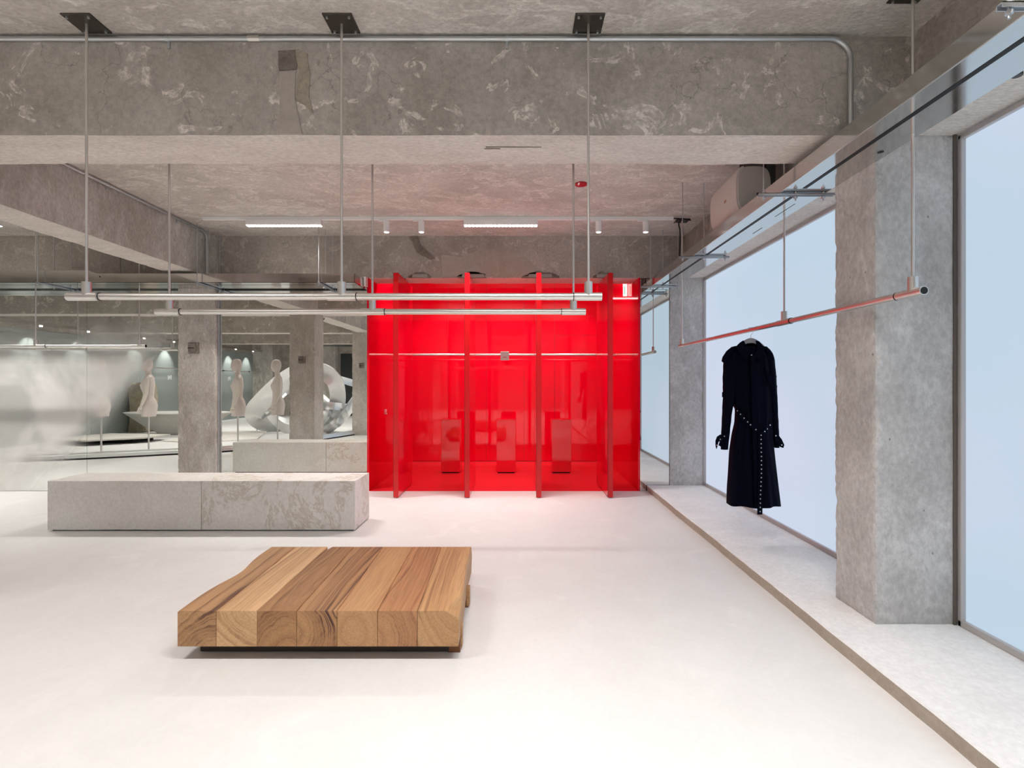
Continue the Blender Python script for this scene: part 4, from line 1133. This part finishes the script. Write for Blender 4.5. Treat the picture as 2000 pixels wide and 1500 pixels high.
# ---- long low steel bar bent across the floor
tl = thing('floor_bar', 'long low bent steel bar lying on the floor, seen in the mirrors', 'sculpture', (-6.4, 2.6, 0))
pl = catmull([(-9.6, 4.1, 0), (-8.4, 3.80, 0), (-7.6, 3.55, 0), (-6.5, 3.02, 0), (-5.65, 2.55, 0), (-5.0, 1.4, 0), (-4.62, 0.35, 0), (-4.05, -1.3, 0)], 10, False)
b = BM(); rings = []
for i, p in enumerate(pl):
    d = (pl[min(i + 1, len(pl) - 1)] - pl[max(0, i - 1)]).normalized(); a = Vector((-d.y, d.x, 0))
    sec = [(-.11, .025), (-.12, .075), (-.06, .075), (-.05, .10), (-.02, .115), (.08, .115), (.085, .09), (.11, .085), (.12, .03)]
    rings.append([p + a * u + Vector((0, 0, q)) for u, q in sec])
add_loft(b, rings); obj('bar', b, 'steel_sculpture', tl, smooth=True, auto=35)
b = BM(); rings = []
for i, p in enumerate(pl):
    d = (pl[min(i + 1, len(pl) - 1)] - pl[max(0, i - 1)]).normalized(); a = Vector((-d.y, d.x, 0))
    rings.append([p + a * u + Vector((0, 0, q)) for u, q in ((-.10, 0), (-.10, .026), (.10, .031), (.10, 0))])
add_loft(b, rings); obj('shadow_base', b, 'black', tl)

# ---- low white wedge, boat-shaped table, rough stone
t = thing('wedge_platform', 'low white angular platform with a propped edge, seen in the hazy mirror', 'platform', (-9.0, 1.3, 0))
def flat(pts, z0, z1, bm):
    add_prism(bm, pts, 'z', z0, z1)
b = BM(); flat([(-10.5, 1.5), (-9.9, 0.35), (-8.3, 0.55), (-8.35, 1.25), (-9.2, 1.85)], 0.10, 0.13, b); obj('top_slab', b, 'cream_plaster', t)
b = BM(); flat([(-10.2, 1.4), (-9.8, 0.5), (-8.6, 0.7), (-8.7, 1.2)], 0.0, 0.10, b); obj('support', b, 'black', t)
t = thing('boat_table', 'pale boat-shaped pedestal table behind a mannequin, seen in the mirror', 'table', (-9.0, -0.75, 0))
b = BM(); rings = []
for z, sx, sy, dx in ((0.0, .60, .22, .1), (0.06, .66, .28, .1), (0.25, .95, .42, .05), (0.45, 1.2, .5, 0), (0.53, 1.34, .55, 0), (0.56, 1.37, .56, 0)):
    rings.append([(-9.0 + dx + math.copysign(abs(math.cos(2 * PI * k / 40)) ** .8, math.cos(2 * PI * k / 40)) * sx, -0.75 + math.sin(2 * PI * k / 40) * sy, z) for k in range(40)])
add_loft(b, rings); obj('hull', b, 'cream_plaster', t, smooth=True, auto=50)
b = BM(); add_tube(b, (0, 0, 0), (0, 0, 0.02), 1.0, 48)
for v in b.verts: v.co = Vector((-9.0 + v.co.x * 1.40, -0.75 + v.co.y * 0.58, 0.56 + v.co.z))
obj('table_top', b, 'white_paint', t)
b = BM(); rough_box(b, -10.62, -10.15, -1.6, -1.1, 0.0, 1.36, step=0.05, amp=0.03, edge=0.05, seed=3)
tag(obj('stone_block', b, 'stone_rough'), 'upright rough yellowish stone block behind a mannequin, seen in the mirror', 'stone')
b = BM(); flat([(-8.2, 1.0), (-7.9, -1.3), (-6.9, -1.2), (-6.2, 0.6), (-7.2, 1.3)], 0.0, 0.03, b)
tag(obj('floor_slab', b, 'bench_concrete'), 'flat grey slab lying on the floor beyond the bent bar, seen in the mirror', 'slab')

# ---- grey wall panels with wash lights, rail and small signs on the far side wall
wall_p = []
ys_ = [-8.0, -6.4, -4.8, -3.2, -1.6, 0.0, 1.6, 3.2, 4.8, 6.1]
b = BM()
for ya, yb2 in zip(ys_, ys_[1:]): add_box(b, XL, XL + 0.03, ya + 0.004, yb2 - 0.004, 0.0, 2.52, 0.002)
struct('wall_panelling', b, 'wall_panel_grey')
t = thing('wall_rail', 'thin clothes rail along the grey panelled wall, seen in the mirrors', 'clothes rail', (XL + 0.2, -2, 1.79))
b = BM(); add_tube(b, (XL + 0.2, -7.6, 1.79), (XL + 0.2, 5.6, 1.79), 0.018, 12); obj('tube', b, 'steel_satin', t, smooth=True, auto=40)
for y in (-7.0, -5.3, -3.4, -1.0, 1.4, 3.8):
    b = BM(); add_tube(b, (XL + 0.03, y, 1.79), (XL + 0.2, y, 1.79), 0.012, 10); add_tube(b, (XL + 0.2, y - 0.04, 1.79), (XL + 0.2, y + 0.04, 1.79), 0.024, 12); obj('wall_bracket', b, 'steel_dark', t)
for i, (y, lab) in enumerate(((-5.95, 'small white mark on the grey panels in the mirror, right after the column'), (-2.8, 'small white lettering mark on the grey panels beside the mannequin turned away'), (1.2, 'small faint white mark on the grey panels, behind the frosted haze'))):
    t = thing('wall_sign', lab, 'sign', (XL + 0.03, y, 1.5), 'small white signs on the grey panels')
    b = BM()
    for dy, h0, h1 in ((-.09, 0, .14), (-.05, .02, .14), (.0, 0, .12), (.045, 0, .14)): add_box(b, XL + 0.03, XL + 0.036, y + dy, y + dy + 0.016, 1.45 + h0, 1.45 + h1)
    add_box(b, XL + 0.03, XL + 0.036, y - .05, y + .05, 1.52, 1.535); obj('lettering', b, 'white_sign', t)
t = thing('wall_washer', 'slim dark lighting trough above the grey panelled wall', 'lighting trough', (XL + 0.35, -1, 2.62))
b = BM(); add_box(b, XL + 0.22, XL + 0.40, -8.0, 6.1, 2.60, 2.66); obj('trough', b, 'steel_polished', t)
for y in (-7.1, -5.9, -4.7, -2.6, -1.4, 0.4, 1.6, 3.4, 4.8):
    b = BM(); add_tube(b, (XL + 0.31, y, 2.60), (XL + 0.31, y, 2.57), 0.03, 12); obj('wash_lamp', b, 'lamp_glow', t)
    spot_light('wash_light', (XL + 0.33, y, 2.56), P_WASH, 1.15, 0.6, (1, 0.98, 0.95), (0, math.radians(24), 0), t)
# wall behind the camera: pilasters, dark openings
b = BM(); add_box(b, XL, -9.87, YB, YB + 0.5, 0, ZS); struct('pillar', b, 'column_concrete')
for x0, x1 in ((-9.4, -8.0), (-7.3, -6.3), (-5.6, -4.7), (-3.0, -1.0)):
    b = BM(); add_box(b, x0, x1, YB, YB + 0.03, 0.0, 2.55); w_ = struct('door_%d' % int(-x0), b, 'wall_panel_dark')
    b = BM(); add_box(b, x0 - 0.03, x0, YB, YB + 0.05, 0, 2.58); add_box(b, x1, x1 + 0.03, YB, YB + 0.05, 0, 2.58); obj('door_frame', b, 'frame_metal', w_)
for x in (-7.9, -6.2, -4.4): 
    b = BM(); add_box(b, x, x + 0.5, YB, YB + 0.35, 0, ZS); struct('pillar', b, 'column_concrete')
t = thing('air_duct', 'dark ceiling duct box high in the far bay, seen in the clear mirror', 'duct', (-7.5, -6.2, ZS))
b = BM(); add_box(b, -8.5, -6.2, -6.9, -5.2, ZS - 0.42, ZS - 0.12, 0.01); obj('casing', b, 'galvanised_dark', t)
b = BM(); add_box(b, -8.3, -6.4, -5.199, -5.19, ZS - 0.40, ZS - 0.34); obj('grille', b, 'black', t)
b = BM(); add_box(b, -8.4, -8.36, -6.1, -6.06, ZS - 0.125, ZS); add_box(b, -6.3, -6.26, -6.1, -6.06, ZS - 0.125, ZS); obj('hanger', b, 'galvanised', t)
# dome camera on the middle bay, seen in the mirror
p = V(632, 620, 9.9)
t = thing('dome_camera', 'small white dome camera under the concrete beam, seen in the clear mirror', 'camera', (-3.85, 2.62, ZB))
b = BM(); add_tube(b, (-3.87, 2.58, ZB - 0.03), (-3.87, 2.58, ZB + 0.004), 0.045, 20); obj('housing', b, 'white_paint', t)
b = BM()
rings = [[(-3.87 + math.cos(2 * PI * k / 20) * 0.035 * math.cos(e), 2.58 + math.sin(2 * PI * k / 20) * 0.035 * math.cos(e), ZB - 0.03 - 0.035 * math.sin(e)) for k in range(20)] for e in (0, .4, .8, 1.2, 1.5)]
add_loft(b, rings); obj('dome', b, 'black_gloss', t, smooth=True)
